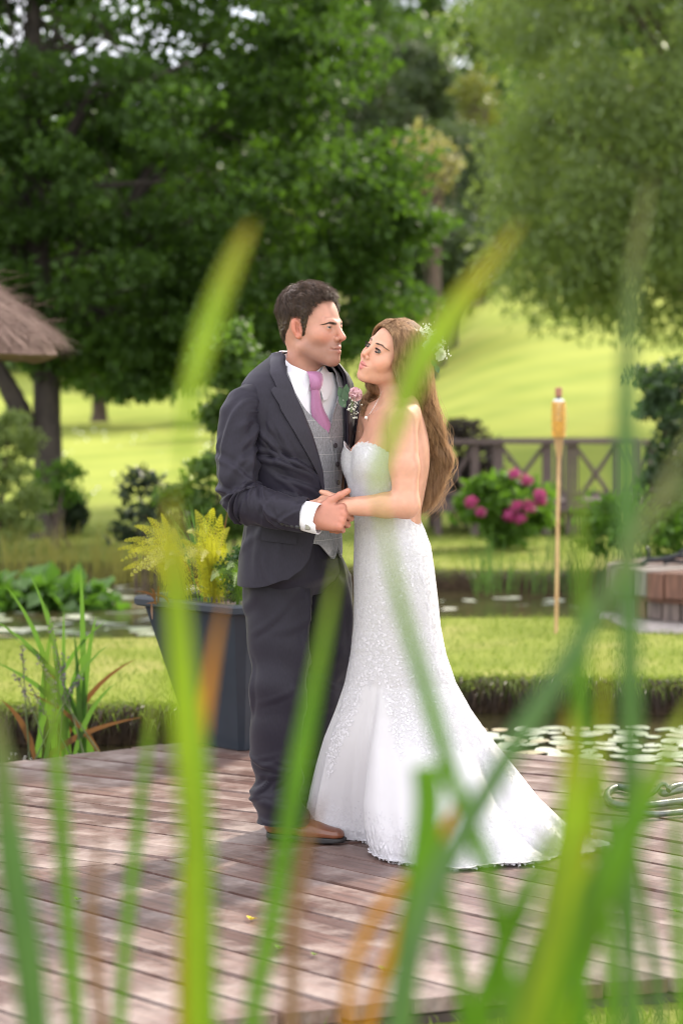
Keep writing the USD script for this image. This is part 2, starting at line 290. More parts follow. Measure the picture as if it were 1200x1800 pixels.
def planks(region, ang, seed):
    r = np.random.default_rng(seed); c, s = math.cos(ang), math.sin(ang)
    loc = affinity.rotate(region, -ang, origin=(0, 0), use_radians=True); x0, v, x1, top = loc.bounds
    while v < top:
        w = 0.139 + r.uniform(-.006, .006); gap = r.choice([.004, .009, .015], p=[.35, .4, .25])
        pc = loc.intersection(Polygon([(x0 - 1, v + gap / 2), (x1 + 1, v + gap / 2 + r.uniform(-.004, .004)), (x1 + 1, v + w - gap / 2 + r.uniform(-.004, .004)), (x0 - 1, v + w - gap / 2)]))
        v += w + .004
        for g in getattr(pc, 'geoms', [pc]):
            if g.area < .004 or g.geom_type != 'Polygon': continue
            g = g.buffer(-.0015)
            if g.geom_type != 'Polygon' or len(g.exterior.coords) < 4: continue
            ring = np.array(g.exterior.segmentize(0.25).coords)[:-1]; g = Polygon(ring)
            m = trimesh.creation.extrude_polygon(g, .034, engine='earcut')
            vv = np.array(m.vertices); dz = r.uniform(-.004, .002); hi = vv[:, 2] > .01
            vv[:, 2] += dz - .034; vv[hi, 2] += .003 * (meshkit.noise(np.c_[vv[hi, 0] * 1.5, vv[hi, 1] * 9, 0 * vv[hi, 0]], seed) - .5)
            sh = vv.mean(0) * [1, 1, 0]; vv = vv - sh
            mm = usdkit.mesh(stage, numbered('/World/wooden_deck', 'plank'), (vv, np.array(m.faces)), L('deck_wood_' + 'abcd'[r.integers(4)]))
            mm.AddTranslateOp().Set(Gf.Vec3d(float(c * sh[0] - s * sh[1]), float(s * sh[0] + c * sh[1]), 0)); mm.AddRotateZOp().Set(math.degrees(ang))
planks(DECK.intersection(back), math.radians(-29), 11)
planks(DECK.intersection(front), math.radians(-43), 12)
plain('deck_fascia_wood', (.06, .042, .036), rough=.7, var=.4, scale=8, bump=.003)
# rim under the planks, following the deck edge
ring = DECK.buffer(-.012); inner = ring.buffer(-.045)
rim = trimesh.creation.extrude_polygon(Polygon(ring.exterior.coords, [inner.exterior.coords]), .15, engine='earcut'); rim.apply_translation([0, 0, -.192])
obj('fascia', rim, 'deck_fascia_wood', deck)
for k in range(6):
    a = np.array([-2.0 + k * .75, 3.9, -.075]); ln = LineString([(a[0], 3.9), (a[0] + .4, 9)]).intersection(inner)
    if ln.length > .3:
        q = np.array(ln.coords); obj('joist', bar([*q[0], -.085], [*q[-1], -.085], .05, .09), 'deck_fascia_wood', deck)
# ---------------------------------------------------------------- trees
plain('bark_dark', (.045, .035, .028), rough=.9, var=.4, scale=6, bump=.02, bscale=14, stretch=(3, 3, 1))
plain('bark_brown', (.085, .058, .044), rough=.9, var=.4, scale=6, bump=.02, bscale=14, stretch=(3, 3, 1))
leafy('leaf_dark', [(.042, .084, .014), (.085, .148, .022), (.14, .22, .032), (.25, .32, .05)], trans=.48, rough=.55, spec=.35)
leafy('leaf_willow', [(.13, .175, .065), (.18, .23, .080), (.25, .29, .10), (.36, .38, .19)], trans=.45, rough=.36, spec=.5)
leafy('leaf_mid', [(.06, .11, .022), (.09, .15, .028), (.13, .20, .034), (.19, .24, .05)], trans=.42)
leafy('leaf_pine', [(.05, .075, .032), (.075, .10, .042), (.11, .135, .05), (.17, .18, .07)], trans=.25)
leafy('leaf_cream', [(.24, .22, .11), (.30, .26, .15), (.15, .18, .06)], trans=.3)
leafy('leaf_gold', [(.13, .14, .03), (.20, .17, .04), (.10, .13, .035)], trans=.3)
leafy('leaf_brown', [(.035, .026, .022), (.055, .040, .026), (.045, .055, .022)], trans=.2)

def sample_poly(r, poly, n, holes=()):
    x0, y0, x1, y1 = poly.bounds; out = []
    from shapely import contains_xy
    while len(out) < n:
        x, y = r.uniform(x0, x1, 4 * n), r.uniform(y0, y1, 4 * n); ok = contains_xy(poly, x, y)
        for h, keep in holes: ok &= ~(contains_xy(h, x, y) & (r.uniform(0, 1, len(x)) > keep))
        out += list(np.stack([x, y], 1)[ok])
    return np.array(out[:n])
def crown(r, outline, Y, depth, n_clumps, n_leaves, clump, leaf, flat=.45, droop=0.0, holes=(), upright=.5):
    """Leaf clumps through the volume of a crown whose outline is given at distance Y; returns (leaf mesh, clump centres)."""
    poly = Polygon(outline); q = sample_poly(r, poly, n_clumps, holes)
    edge = np.array([poly.exterior.distance(Point(*a)) for a in q]) * Y / FPX
    dy = r.uniform(-1, 1, n_clumps) * depth * np.sqrt(np.clip(edge / depth, 0.05, 1))
    C = np.stack([(q[:, 0] - 600) / FPX * Y, Y + dy, EYE - (q[:, 1] - 703) / FPX * Y], -1)
    R = clump * r.uniform(.5, 1.3, n_clumps)
    k = r.integers(0, n_clumps, n_leaves); e = r.normal(0, 1, (n_leaves, 3)); e = unit(e) * r.uniform(0, 1, (n_leaves, 1)) ** .45
    p = C[k] + e * R[k][:, None] * [1, 1, flat]; p[:, 2] -= droop * (np.abs(e[:, 0]) + np.abs(e[:, 1])) * R[k]
    d = r.normal(0, 1, (n_leaves, 3)) + [0, 0, -.5 - droop * 2]; nr = r.normal(0, 1, (n_leaves, 3)) * (1 - upright) + [0, 0, upright]
    s = r.uniform(.6, 1.3, n_leaves)
    return leaves(p, d, nr, leaf[0] * s, leaf[1] * s), C
def limb(r, a, b, r0, r1, sag=.1, n=9):
    a, b = np.asarray(a, float), np.asarray(b, float); m = (a + b) / 2 + [0, 0, sag * np.linalg.norm(b - a)] + r.normal(0, .05, 3) * np.linalg.norm(b - a)
    t = np.linspace(0, 1, n)[:, None]; return tube((1 - t)**2 * a + 2 * t * (1 - t) * m + t**2 * b, np.linspace(r0, r1, n), 7, wob=.12, seed=int(r.integers(999)))
def tree(name, label, cat, seed, trunk, tr, outline, Y, depth, nc, nl, clump, leaf, mat, bark='bark_dark', n_limbs=8, group=None, **kw):
    """trunk: list of world points from the ground up; limbs run from it to the crown's clumps."""
    r = np.random.default_rng(seed); trunk = np.array(trunk, float)
    t = thing(name, label, cat, trunk[0], group=group)
    path = cr(trunk, 5 * len(trunk)); rad = np.interp(np.linspace(0, 1, len(path)), np.linspace(0, 1, len(tr)), tr)
    rad[:3] *= [1.35, 1.15, 1.05]
    obj('trunk', tube(path, rad, 12, wob=.06, seed=seed), bark, t, smooth=40)
    m, C = crown(r, outline, Y, depth, nc, nl, clump, leaf, **kw)
    for k in range(n_limbs):
        i = int(r.uniform(.35, .97) * (len(path) - 1)); c = C[r.integers(len(C))]
        cand = C[(C[:, 2] > path[i][2] - .8)]; c = cand[r.integers(len(cand))] if len(cand) else c
        obj('limb', limb(r, path[i], c, rad[i] * .5, rad[i] * .08 + .006), bark, t)
    tw = [limb(r, path[int(r.uniform(.4, .98) * (len(path) - 1))], c, .02, .004, .05, 6) for c in C[r.integers(0, len(C), 40)]]
    tag(obj('twigs', join(tw), bark, t), kind='stuff')
    obj('crown', m, mat, t)
    return t
# big dark alder on the left with a forked trunk
A = 21.1
tree('alder_tree', 'large dark green broadleaf tree with thick forked trunk beside the thatched shelter', 'tree', 21,
     [P(82, 948, A), P(85, 870, A), P(84, 760, A), P(80, 640, A), P(68, 500, A), P(58, 360, A), P(55, 200, A), P(60, 0, A), P(70, -200, A)], [.17, .15, .145, .13, .12, .09, .06],
     [(-260, -260), (600, -260), (600, 20), (660, 150), (690, 250), (748, 340), (738, 410), (690, 470), (722, 540), (690, 590), (560, 640), (410, 640), (350, 690), (300, 640), (240, 700), (190, 640), (120, 650), (60, 610), (-260, 620)],
     A, 2.6, 620, 84000, .46, (.105, .075), 'leaf_dark', n_limbs=14, flat=.4, holes=[(Polygon([(50, 0), (220, 0), (270, 110), (60, 110)]), .20), (Polygon([(290, 0), (370, 0), (370, 60), (300, 60)]), .3), (Polygon([(390, 0), (470, 0), (440, 40)]), .3), (Polygon([(190, 260), (330, 280), (300, 330), (190, 330)]), .4)])
r_ = np.random.default_rng(5)
alder = stage.GetPrimAtPath('/World/alder_tree')
obj('trunk', tube(cr([P(62, 800, A), P(45, 745, A - .1), P(20, 690, A - .2), P(-10, 640, A - .3), P(-60, 560, A - .4)], 20), np.linspace(.13, .08, 20), 10, wob=.06), 'bark_dark', alder, smooth=40, label='left fork of the trunk leaning outwards')
obj('limb', tube(cr([P(80, 330, A), P(160, 165, A - .5), P(200, 145, A - .8), P(260, 140, A - 1), P(330, 110, A - 1.4)], 18), np.linspace(.07, .02, 18), 8, wob=.1), 'bark_dark', alder)
obj('limb', tube(cr([P(75, 420, A), P(140, 340, A - .5), P(200, 325, A - .8), P(290, 318, A - 1)], 14), np.linspace(.06, .015, 14), 8, wob=.1), 'bark_dark', alder)
# slender tree further back on the left lawn
B = 40.0
tree('lawn_tree', 'brown trunked tree standing alone on the left lawn behind the alder', 'tree', 22, [P(175, 742, B), P(174, 690, B), P(172, 600, B), P(176, 480, B)], [.15, .14, .12, .07],
     [(40, 420), (320, 400), (340, 600), (300, 690), (230, 650), (170, 700), (90, 660), (30, 600)], B, 1.8, 150, 14000, .7, (.20, .13), 'leaf_mid', bark='bark_brown', n_limbs=6)
# silvery willow on the right
W_ = 30.0
tree('willow_tree', 'pale silvery green tree with fine leaves filling the upper right', 'tree', 23, [P(1330, 790, W_), P(1320, 640, W_), P(1300, 420, W_), P(1260, 200, W_), P(1230, -60, W_)], [.22, .2, .17, .12, .06],
     [(868, -220), (1560, -220), (1560, 560), (1300, 580), (1210, 545), (1130, 560), (1060, 530), (1000, 525), (960, 500), (905, 480), (880, 440), (900, 400), (870, 330), (895, 250), (862, 180), (880, 90), (845, 20)],
     W_, 3.2, 520, 78000, .75, (.17, .050), 'leaf_willow', bark='bark_brown', n_limbs=14, flat=.75, droop=.25, upright=.25)
# the middle: pines, a cream tree, and woodland behind
def woods(name, label, cat, seed, px, top, base, w, Y, mat, nl=9000, shape='round', leaf=(.34, .22), group=None, bark='bark_brown'):
    r = np.random.default_rng(seed); h = base - top
    if shape == 'cone': out = [(px - w * .08, top), (px + w * .08, top), (px + w * .3, top + h * .3), (px + w * .5, top + h * .75), (px + w * .45, top + h * .9), (px - w * .45, top + h * .9), (px - w * .5, top + h * .72), (px - w * .28, top + h * .3)]
    else: out = [(px + w * .5 * math.cos(a) * (1 + .18 * math.sin(3 * a + seed)), top + h * .46 + h * .46 * math.sin(a) * (1 + .1 * math.sin(4 * a + seed * 2))) for a in np.linspace(0, 2 * np.pi, 22)[:-1]]
    x, y = (px - 600) / FPX * Y, Y; z = float(ground_z(x, y)); zt = EYE - (top + h * .3 - 703) / FPX * Y
    b = np.array([x, y, min(z, zt - 1) - .1]); t = np.array([x + r.normal(0, .3), y, zt])
    return tree(name, label, cat, seed, [b, b * .6 + t * .4 + [.1, 0, 0], t], [.012 * Y ** .7, .009 * Y ** .7, .05], out, Y, max(1.2, w / FPX * Y * .4), 110, nl, w / FPX * Y * .11 + .25, leaf, mat, bark=bark, n_limbs=5, group=group, upright=.35, flat=.6)
woods('pine_tree', 'dark grey green pine in the gap between the alder and the willow', 'tree', 31, 790, 215, 545, 190, 46, 'leaf_pine', 13000, 'round', (.30, .06))
woods('pine_tree', 'low dusky pine whose boughs spread just above the lawn', 'tree', 32, 765, 385, 545, 200, 43, 'leaf_pine', 8000, 'round', (.30, .06))
woods('cream_tree', 'small cream and peach tinted tree glowing among the pines', 'tree', 33, 752, 225, 350, 90, 41, 'leaf_cream', 550, leaf=(.18, .08))
woods('golden_shrub', 'golden conifer showing beside the willow above the pines', 'tree', 34, 838, 110, 300, 60, 56, 'leaf_gold', 1100, leaf=(.22, .10))
woods('beech_tree', 'tall mid green tree rising above the groom behind the alder', 'tree', 35, 620, -160, 470, 330, 62, 'leaf_mid', 14000)
woods('beech_tree', 'soft green tree between the groom and the willow, tallest behind the pines', 'tree', 36, 770, -120, 400, 300, 70, 'leaf_mid', 14000)
woods('larch_tree', 'dull olive tree rising beyond the golden conifer', 'tree', 37, 700, 60, 430, 230, 58, 'leaf_pine', 9000, leaf=(.3, .12))
for i, (px, top, base, w, Y, m, lab) in enumerate([
    (-60, 120, 700, 330, 66, 'leaf_dark', 'dark woodland tree at the far left edge behind the alder trunk'), (150, 140, 690, 330, 72, 'leaf_mid', 'woodland tree seen through the alder above the left lawn'),
    (340, 120, 700, 330, 64, 'leaf_dark', 'dark woodland tree hidden behind the middle of the alder'), (480, 100, 690, 320, 75, 'leaf_mid', 'woodland tree behind the alder above the groom'),
    (880, 60, 560, 260, 78, 'leaf_mid', 'woodland tree mostly hidden by the left side of the willow'), (1050, -80, 520, 340, 80, 'leaf_dark', 'dark woodland tree behind the middle of the willow'), (1250, -120, 520, 360, 82, 'leaf_mid', 'woodland tree behind the willow at the right edge')]):
    woods('woodland_tree', lab, 'tree', 50 + i, px, top, base, w, Y, m, 8000, leaf=(.45, .3))
# ---------------------------------------------------------------- shrubs and garden plants
def shrub(name, label, cat, seed, outline, Y, depth, nc, nl, clump, leaf, mat, stems=6, bark='bark_brown', foliage='foliage', **kw):
    r = np.random.default_rng(seed); o = np.array(outline, float); cx = (o[:, 0].min() + o[:, 0].max()) / 2
    b = P(cx, 703, Y); b[2] = float(ground_z(b[0], Y)); t = thing(name, label, cat, b)
    m, C = crown(r, outline, Y, depth, nc, nl, clump, leaf, **kw)
    for k in range(stems):
        c = C[r.integers(len(C))]; a = b + [r.normal(0, .12), r.normal(0, .12), -.05]
        obj('stem', limb(r, a, c, .018, .006, .05, 6), bark, t)
    obj(foliage, m, mat, t); return t
leafy('leaf_variegated', [(.15, .20, .06), (.24, .28, .09), (.36, .38, .18), (.10, .16, .035)], trans=.35)
leafy('leaf_bush', [(.08, .16, .022), (.14, .23, .030), (.21, .30, .045)], trans=.45)
leafy('leaf_ivy', [(.020, .036, .014), (.040, .058, .022), (.060, .070, .030), (.05, .03, .02)], trans=.15)
leafy('leaf_bluish', [(.04, .072, .030), (.068, .11, .042), (.10, .14, .05)], trans=.3)
shrub('shrub', 'pale variegated shrub at the left edge below the thatched shelter', 'shrub', 61, [(-120, 740), (20, 725), (60, 760), (66, 850), (60, 930), (30, 960), (-120, 960)], 18.6, .7, 90, 9000, .16, (.055, .032), 'leaf_variegated')
shrub('shrub', 'thin green shrub leaning across the foot of the alder trunk', 'shrub', 62, [(50, 810), (110, 800), (145, 845), (130, 885), (70, 900), (45, 860)], 19.6, .3, 26, 1300, .13, (.06, .035), 'leaf_bush')
shrub('ivy_stump', 'square ivy covered stump standing right of the alder trunk', 'stump', 63, [(104, 868), (143, 866), (147, 945), (104, 948)], 21.6, .16, 70, 4200, .09, (.06, .05), 'leaf_ivy', stems=3, foliage='ivy')
shrub('shrub', 'dark leafy shrub rising just behind the groom above the planter', 'shrub', 64, [(345, 600), (420, 560), (470, 640), (470, 930), (330, 935), (300, 880), (345, 820), (360, 730)], 15.5, .5, 80, 5200, .16, (.075, .05), 'leaf_mid')
shrub('shrub', 'airy shrub of dark pointed leaves behind the fern planter', 'shrub', 65, [(205, 880), (240, 815), (262, 770), (285, 860), (330, 850), (345, 945), (210, 950)], 16.8, .3, 34, 900, .11, (.085, .04), 'leaf_ivy')
shrub('shrub', 'dark purple brown shrub behind the bridge railing next to the bride', 'shrub', 66, [(745, 765), (800, 735), (845, 750), (868, 800), (872, 890), (740, 900)], 22.6, .5, 60, 4200, .17, (.07, .045), 'leaf_brown')
shrub('shrub', 'tall dark bluish shrub at the right edge behind the reeds', 'shrub', 67, [(1120, 660), (1165, 640), (1330, 620), (1330, 960), (1150, 955), (1128, 870), (1135, 780)], 17.5, .8, 90, 8000, .17, (.075, .05), 'leaf_bluish')
shrub('shrub', 'fresh green leafy plants below the tall dark shrub at the right', 'shrub', 68, [(1010, 900), (1060, 855), (1130, 870), (1200, 890), (1330, 900), (1330, 1000), (1130, 1010), (1060, 985), (1015, 960)], 16.6, .5, 60, 2600, .15, (.085, .05), 'leaf_bush')
# hydrangea in front of the bridge, with its flower heads
hyd = shrub('hydrangea', 'rounded hydrangea bush with bright pink flower heads in front of the bridge', 'shrub', 69, [(812, 880), (830, 850), (875, 835), (925, 845), (962, 870), (966, 905), (930, 920), (915, 945), (872, 948), (850, 915), (815, 905)], 19.5, .6, 110, 7500, .14, (.085, .055), 'leaf_bush')
leafy('petal_pink', [(.45, .07, .22), (.58, .16, .36), (.66, .32, .45)], trans=.3, tcol=(1.1, 1, 1))
r = np.random.default_rng(7)
for px, py, s in [(905, 833, 12), (926, 843, 13), (828, 882, 13), (907, 890, 13), (931, 889, 17), (896, 906, 15), (914, 912, 12), (948, 870, 13), (952, 880, 11), (845, 900, 9)]:
    c = P(px, py, 19.0); e = unit(r.normal(0, 1, (90, 3))) * [1, 1, .75] * s * .66 / FPX * 19
    obj('flower_head', leaves(c + e, r.normal(0, 1, (90, 3)), e + r.normal(0, .01, (90, 3)), .035, .034), 'petal_pink', hyd)
# ---------------------------------------------------------------- signed distance modelling for bodies
def sdf_mesh(fn, lo, hi, h, B=8):
    """Surface nets on a grid of step h, evaluated only near the surface; fn takes (n, 3) points."""
    lo, hi = np.array(lo, float), np.array(hi, float); nb = np.ceil((hi - lo) / h / B).astype(int); n = nb * B
    bi = np.stack(np.meshgrid(*[np.arange(k) for k in nb], indexing='ij'), -1).reshape(-1, 3)
    d = fn(lo + (bi * B + (B - 1) / 2) * h); act = np.abs(d) < B * h * 1.25
    D = np.repeat(np.repeat(np.repeat(np.where(d > 0, 1, -1).astype(np.float32).reshape(nb), B, 0), B, 1), B, 2)
    o = np.stack(np.meshgrid(*[np.arange(B)] * 3, indexing='ij'), -1).reshape(-1, 3)
    idx = (bi[act][:, None] * B + o).reshape(-1, 3)
    for s in range(0, len(idx), 400000):
        q = idx[s:s + 400000]; D[q[:, 0], q[:, 1], q[:, 2]] = fn(lo + q * h)
    S = D < 0
    c = np.zeros(n - 1, np.int8)
    for a in np.ndindex(2, 2, 2): c += S[a[0]:n[0] - 1 + a[0], a[1]:n[1] - 1 + a[1], a[2]:n[2] - 1 + a[2]]
    cells = np.argwhere((c > 0) & (c < 8)); num = np.full(n - 1, -1, np.int32); num[tuple(cells.T)] = np.arange(len(cells))
    acc, cnt = np.zeros((len(cells), 3)), np.zeros(len(cells))
    cs = list(np.ndindex(2, 2, 2))
    for a in cs:
        for k in range(3):
            if a[k]: continue
            b = list(a); b[k] = 1; pa, pb = cells + a, cells + b
            da, db = D[tuple(pa.T)], D[tuple(pb.T)]; m = (da < 0) != (db < 0)
            t = np.where(m, da / np.where(m, da - db, 1), 0)[:, None]
            acc += np.where(m[:, None], pa + (pb - pa) * t, 0); cnt += m
    v = lo + acc / cnt[:, None] * h; F = []
    for k in range(3):
        e = np.zeros(3, int); e[k] = 1; i, j = [(1, 2), (2, 0), (0, 1)][k]
        A_, Bq = S[:n[0] - e[0], :n[1] - e[1], :n[2] - e[2]], S[e[0]:, e[1]:, e[2]:]
        p = np.argwhere(A_ != Bq); p = p[(p[:, i] > 0) & (p[:, j] > 0) & (p[:, i] < n[i] - 1) & (p[:, j] < n[j] - 1) & (p[:, k] < n[k] - 1)]
        ei, ej = np.zeros(3, int), np.zeros(3, int); ei[i] = 1; ej[j] = 1
        q = np.stack([num[tuple((p - ei - ej).T)], num[tuple((p - ej).T)], num[tuple(p.T)], num[tuple((p - ei).T)]], 1)
        fl = S[tuple(p.T)]; q[~fl] = q[~fl][:, ::-1]; F.append(q[(q >= 0).all(1)])
    F = np.vstack(F); return v, np.vstack([F[:, [0, 1, 2]], F[:, [0, 2, 3]]])
def smin(a, b, k): h = np.maximum(k - np.abs(a - b), 0) / k; return np.minimum(a, b) - h * h * k * .25
def smax(a, b, k): return -smin(-a, -b, k)
def sph(p, c, r): return np.linalg.norm(p - np.array(c), axis=1) - r
def ell(p, c, r):
    q = (p - np.array(c)) / np.array(r); k0 = np.linalg.norm(q, axis=1); k1 = np.linalg.norm(q / np.array(r), axis=1)
    return k0 * (k0 - 1) / np.maximum(k1, 1e-6)
def rc(p, a, b, ra, rb):
    a, b = np.array(a, float), np.array(b, float); ab = b - a; t = np.clip((p - a) @ ab / (ab @ ab), 0, 1)
    return np.linalg.norm(p - a - t[:, None] * ab, axis=1) - (ra + (rb - ra) * t)
def U(k, *ds):
    d = ds[0]
    for e in ds[1:]: d = smin(d, e, k)
    return d
def head_sdf(q, sex='m'):
    """q: points in head space (right, forward, up), metres, for a head 0.235 tall; eye level at up = 0."""
    m = sex == 'm'; p = q.copy(); p[:, 0] = np.abs(p[:, 0])
    d = ell(p, (0, -.018, .032), (.075, .096, .090))
    d = smin(d, ell(p, (0, -.048, -.012), (.060, .055, .058)), .03)
    d = smin(d, ell(p, (0, .022, -.022), (.063 if m else .060, .064, .084)), .025)
    jw = .052 if m else .046
    d = smin(d, rc(p, (jw, -.002, -.060), (.015 if m else .008, .060, -.097), .023, .019), .022)
    d = smin(d, ell(p, (0, .028, -.072), (.044, .050, .036)), .02)
    d = smin(d, sph(p, (0, .070 if m else .069, -.099), .020 if m else .0165), .018)
    d = smin(d, sph(p, (.045, .046, -.024), .023), .022)
    if not m: d = smin(d, sph(p, (.038, .056, -.040), .020), .022)
    d = smin(d, rc(p, (.042, .0645 if m else .063, .0155 if m else .022), (.012, .0805 if m else .079, .0110 if m else .016), .010 if m else .008, .009 if m else .007), .014)
    d = smax(d, -sph(p, (.032, .097, .001), .0195), .012)
    # nose
    nr = .0105 if m else .0088
    d = smin(d, rc(p, (0, .079, .012), (0, .105 if m else .101, -.031 if m else -.029), .0072 if m else .006, nr), .010)
    d = smin(d, sph(p, (.0125 if m else .0105, .091, -.0355), .0085 if m else .0072), .006)
    d = smax(d, -sph(p, (.0068, .099, -.046), .0042), .003)
    # mouth
    d = smin(d, ell(p, (0, .071, -.064), (.030, .021, .026)), .014)
    cz = -.0655 if m else -.0605                                        # mouth corners, lifted in a smile
    lr = 1.0 if m else 1.06
    d = smin(d, rc(p, (.023 if m else .0255, .0775 if m else .0760, cz), (.004, .0915, -.0605), .0032 * lr, .0050 * lr), .0045)
    d = smin(d, rc(p, (.019, .0795, cz - .0055), (0, .0905, -.0745), .0040 * lr, .0064 * lr), .0045)
    d = smax(d, -rc(p, (.026, .0800, cz - .0012), (0, .0990, -.0675), .0014, .0018), .0030)
    if m: d = smax(d, -sph(p, (.031, .083, cz - .001), .004), .006)
    # eyes: lids round the eyeball, opened by a slit
    e = (.0320, .0675, .0005)
    d = smin(d, sph(p, e, .0146), .005)
    oh = .0031 if m else .0040
    d = smax(d, -ell(p - np.array([0, 0, 1]) * 0.06 * (p[:, :1] - .032), (.0322, .0840, -.0004), (.0140, .0150, oh)), .0016)
    # ear
    ex = p - np.array([.0765, -.014, -.004]); ca, sa = math.cos(.38), math.sin(.38)
    ex = np.stack([ex[:, 0] * ca + ex[:, 1] * sa, -ex[:, 0] * sa + ex[:, 1] * ca, ex[:, 2]], 1); ey = ex[:, 1] + .2 * ex[:, 2]
    ee = np.stack([ex[:, 0], ey, ex[:, 2]], 1)
    ear = ell(ee, (0, 0, 0.002), (.0085, .0175, .032)); ear = smax(ear, -ell(ee, (.0100, .003, .003), (.0100, .0110, .0205)), .003)
    ear = U(.004, ear, rc(ee, (.003, .012, -.010), (.003, .010, .002), .0045, .004), rc(ee, (.001, .004, -.022), (.002, -.002, -.026), .006, .006), rc(ee, (.0035, -.006, -.008), (.0035, -.004, .016), .0028, .0030))
    return smin(d, ear, .006)
def head_tint(q, sex, skin, lip):
    """Skin colour by place, with some painted shade: lips, stubble, cheeks, brows."""
    m = sex == 'm'; p = q.copy(); p[:, 0] = np.abs(p[:, 0]); n = len(p); c = np.tile(np.array(skin), (n, 1))
    mixin = lambda w, col: c.__setitem__(slice(None), c * (1 - w[:, None]) + np.array(col) * w[:, None])
    g = lambda ctr, s: np.exp(-(((p - np.array(ctr)) / np.array(s)) ** 2).sum(1))
    sk = np.array(skin)
    mixin(.50 * g((.046, .06, -.035), (.025, .03, .020)), sk * [1.06, .72, .68])
    mixin(.45 * g((0, .105, -.033), (.016, .02, .014)), sk * [1.04, .74, .70])
    mixin(.55 * smooth01(.070, .080, p[:, 0]) * (np.abs(p[:, 2]) < .045), sk * [1.06, .58, .52])
    mixin(.5 * g((.078, -.006, -.004), (.008, .010, .016)), sk * [.72, .42, .38])  # ear hollow reddened and darkened, its shade painted into the skin colour
    mixin(.18 * g((.032, .075, -.014), (.014, .03, .006)), sk * [.80, .66, .70])
    if m:
        low = smooth01(-.030, -.055, p[:, 2] + .25 * (p[:, 1] - .06) * 0) * smooth01(-.02, .02, p[:, 1] + 0 * n) * smooth01(-.135, -.115, p[:, 2])
        mixin(.62 * low, sk * [.50, .54, .62])
        mixin(.40 * g((0, .09, -.053), (.026, .03, .006)), sk * [.50, .48, .50])
    cz = -.0655 if m else -.0605
    up = rc(p, (.023 if m else .0255, .0775 if m else .0760, cz), (.004, .0915, -.0605), .0045, .0062); dn = rc(p, (.019, .0795, cz - .0055), (0, .0905, -.0745), .0050, .0080)
    mixin((.75 if m else .9) * smooth01(.0018, -.0012, np.minimum(up, dn) + (0.0005 if m else -.0004)), lip)
    mixin((.8 if m else .6) * smooth01(.0014, .0002, rc(p, (.022, .082, cz - .0012), (0, .097, -.0675), .0004, .0010)), np.array(lip) * .40)  # shade in the slit between the lips, painted into the lip colour
    p2 = p * [1, 0, 1]; bz = (.0118, .0118) if m else (.0205, .0215)
    br = np.where(p[:, 1] > .03, np.minimum(rc(p2, (.015, 0, bz[0] - .0005), (.034, 0, bz[1] + .0025), .0040 if m else .0026, .0030 if m else .0022), rc(p2, (.034, 0, bz[1] + .0025), (.051, 0, bz[1] - .0025), .0026 if m else .0022, .0006)), 1)
    mixin((.80 if m else .85) * smooth01(.0020, -.0012, br), (.050, .032, .024) if m else (.075, .042, .028))
    op = ell(p, (.0322, .0840, -.0004), (.0150, .0150, .0042 if m else .0054))
    mixin((.35 if m else .45) * smooth01(.0022, .0, np.abs(op)) * (p[:, 2] > -.002) * smooth01(.0185, .015, np.linalg.norm(p - np.array([.032, .0675, .0005]), axis=1)), (.06, .035, .03))
    return np.clip(c, 0, 1)
class Frame:
    def __init__(s, o, r, f, u, k=1.0): s.o, s.M, s.k = np.array(o, float), np.array([r, f, u], float), k
    def to(s, p): return (p - s.o) @ s.M.T / s.k
    def out(s, q): return s.o + (np.asarray(q, float) * s.k) @ s.M
    def dir(s, q): return np.asarray(q, float) @ s.M
def hand_sdf(q, curl=(70, 60, 45), spread=.0, thumb=((.022, .030, -.006), (.052, .052, -.004), (.080, .060, .004), (.098, .060, .010)), k=1.0, finger_curl=None):
    """q: points in hand space: x to the fingers, y to the thumb side, z the back of the hand; wrist at 0."""
    ks = [(.092, .031), (.096, .010), (.091, -.011), (.083, -.030)]
    Ls = [(.043, .026, .022), (.047, .030, .023), (.044, .028, .022), (.034, .021, .019)]
    d = rc(q, (-.06, 0, 0), (.005, 0, 0), .029, .026)
    d = smin(d, ell(q * [1, 1, 1.5], (-.0, 0, 0), (.03, .030, .027)), .02)
    for (x, y) in ks: d = smin(d, rc(q, (.012, y * .55, 0), (x, y, .001), .0150, .0118), .016)
    d = smin(d, rc(q, (.02, .018, -.012), (.055, .034, -.012), .016, .013), .014)
    d = smin(d, rc(q, (.02, -.018, -.012), (.06, -.026, -.012), .015, .012), .014)
    for i, (x, y) in enumerate(ks): d = smin(d, sph(q, (x - .001, y, .0065), .0082), .008)
    for i, ((x, y), ls) in enumerate(zip(ks, Ls)):
        a = 0.; p = np.array([x, y, 0.]); r = (.0098, .0100, .0096, .0084)[i]; f = None
        for j, l in enumerate(ls):
            a += math.radians((finger_curl[i] if finger_curl else curl)[j]); b = p + l * np.array([math.cos(a), spread * (1.5 - i) * .3, -math.sin(a)])
            s = rc(q, p, b, r, r * .90); f = s if f is None else smin(f, s, .004); f = smin(f, sph(q, p, r * 1.06), .004); p, r = b, r * .90
        d = smin(d, f, .005)
    t = np.array(thumb); f = rc(q, t[0], t[1], .0165, .0130)
    f = smin(f, rc(q, t[1], t[2], .0122, .0108), .006); f = smin(f, rc(q, t[2], t[3], .0108, .0088), .005)
    return smin(d, f, .010)
def trim(v, f, keep):
    k = keep(v); f = f[k[f].all(1)]; u, inv = np.unique(f.ravel(), return_inverse=True); return v[u], inv.reshape(-1, 3)
def normals(v, f):
    n = np.zeros_like(v); fn = np.cross(v[f[:, 1]] - v[f[:, 0]], v[f[:, 2]] - v[f[:, 0]])
    for k in range(3): np.add.at(n, f[:, k], fn)
    return unit(n)

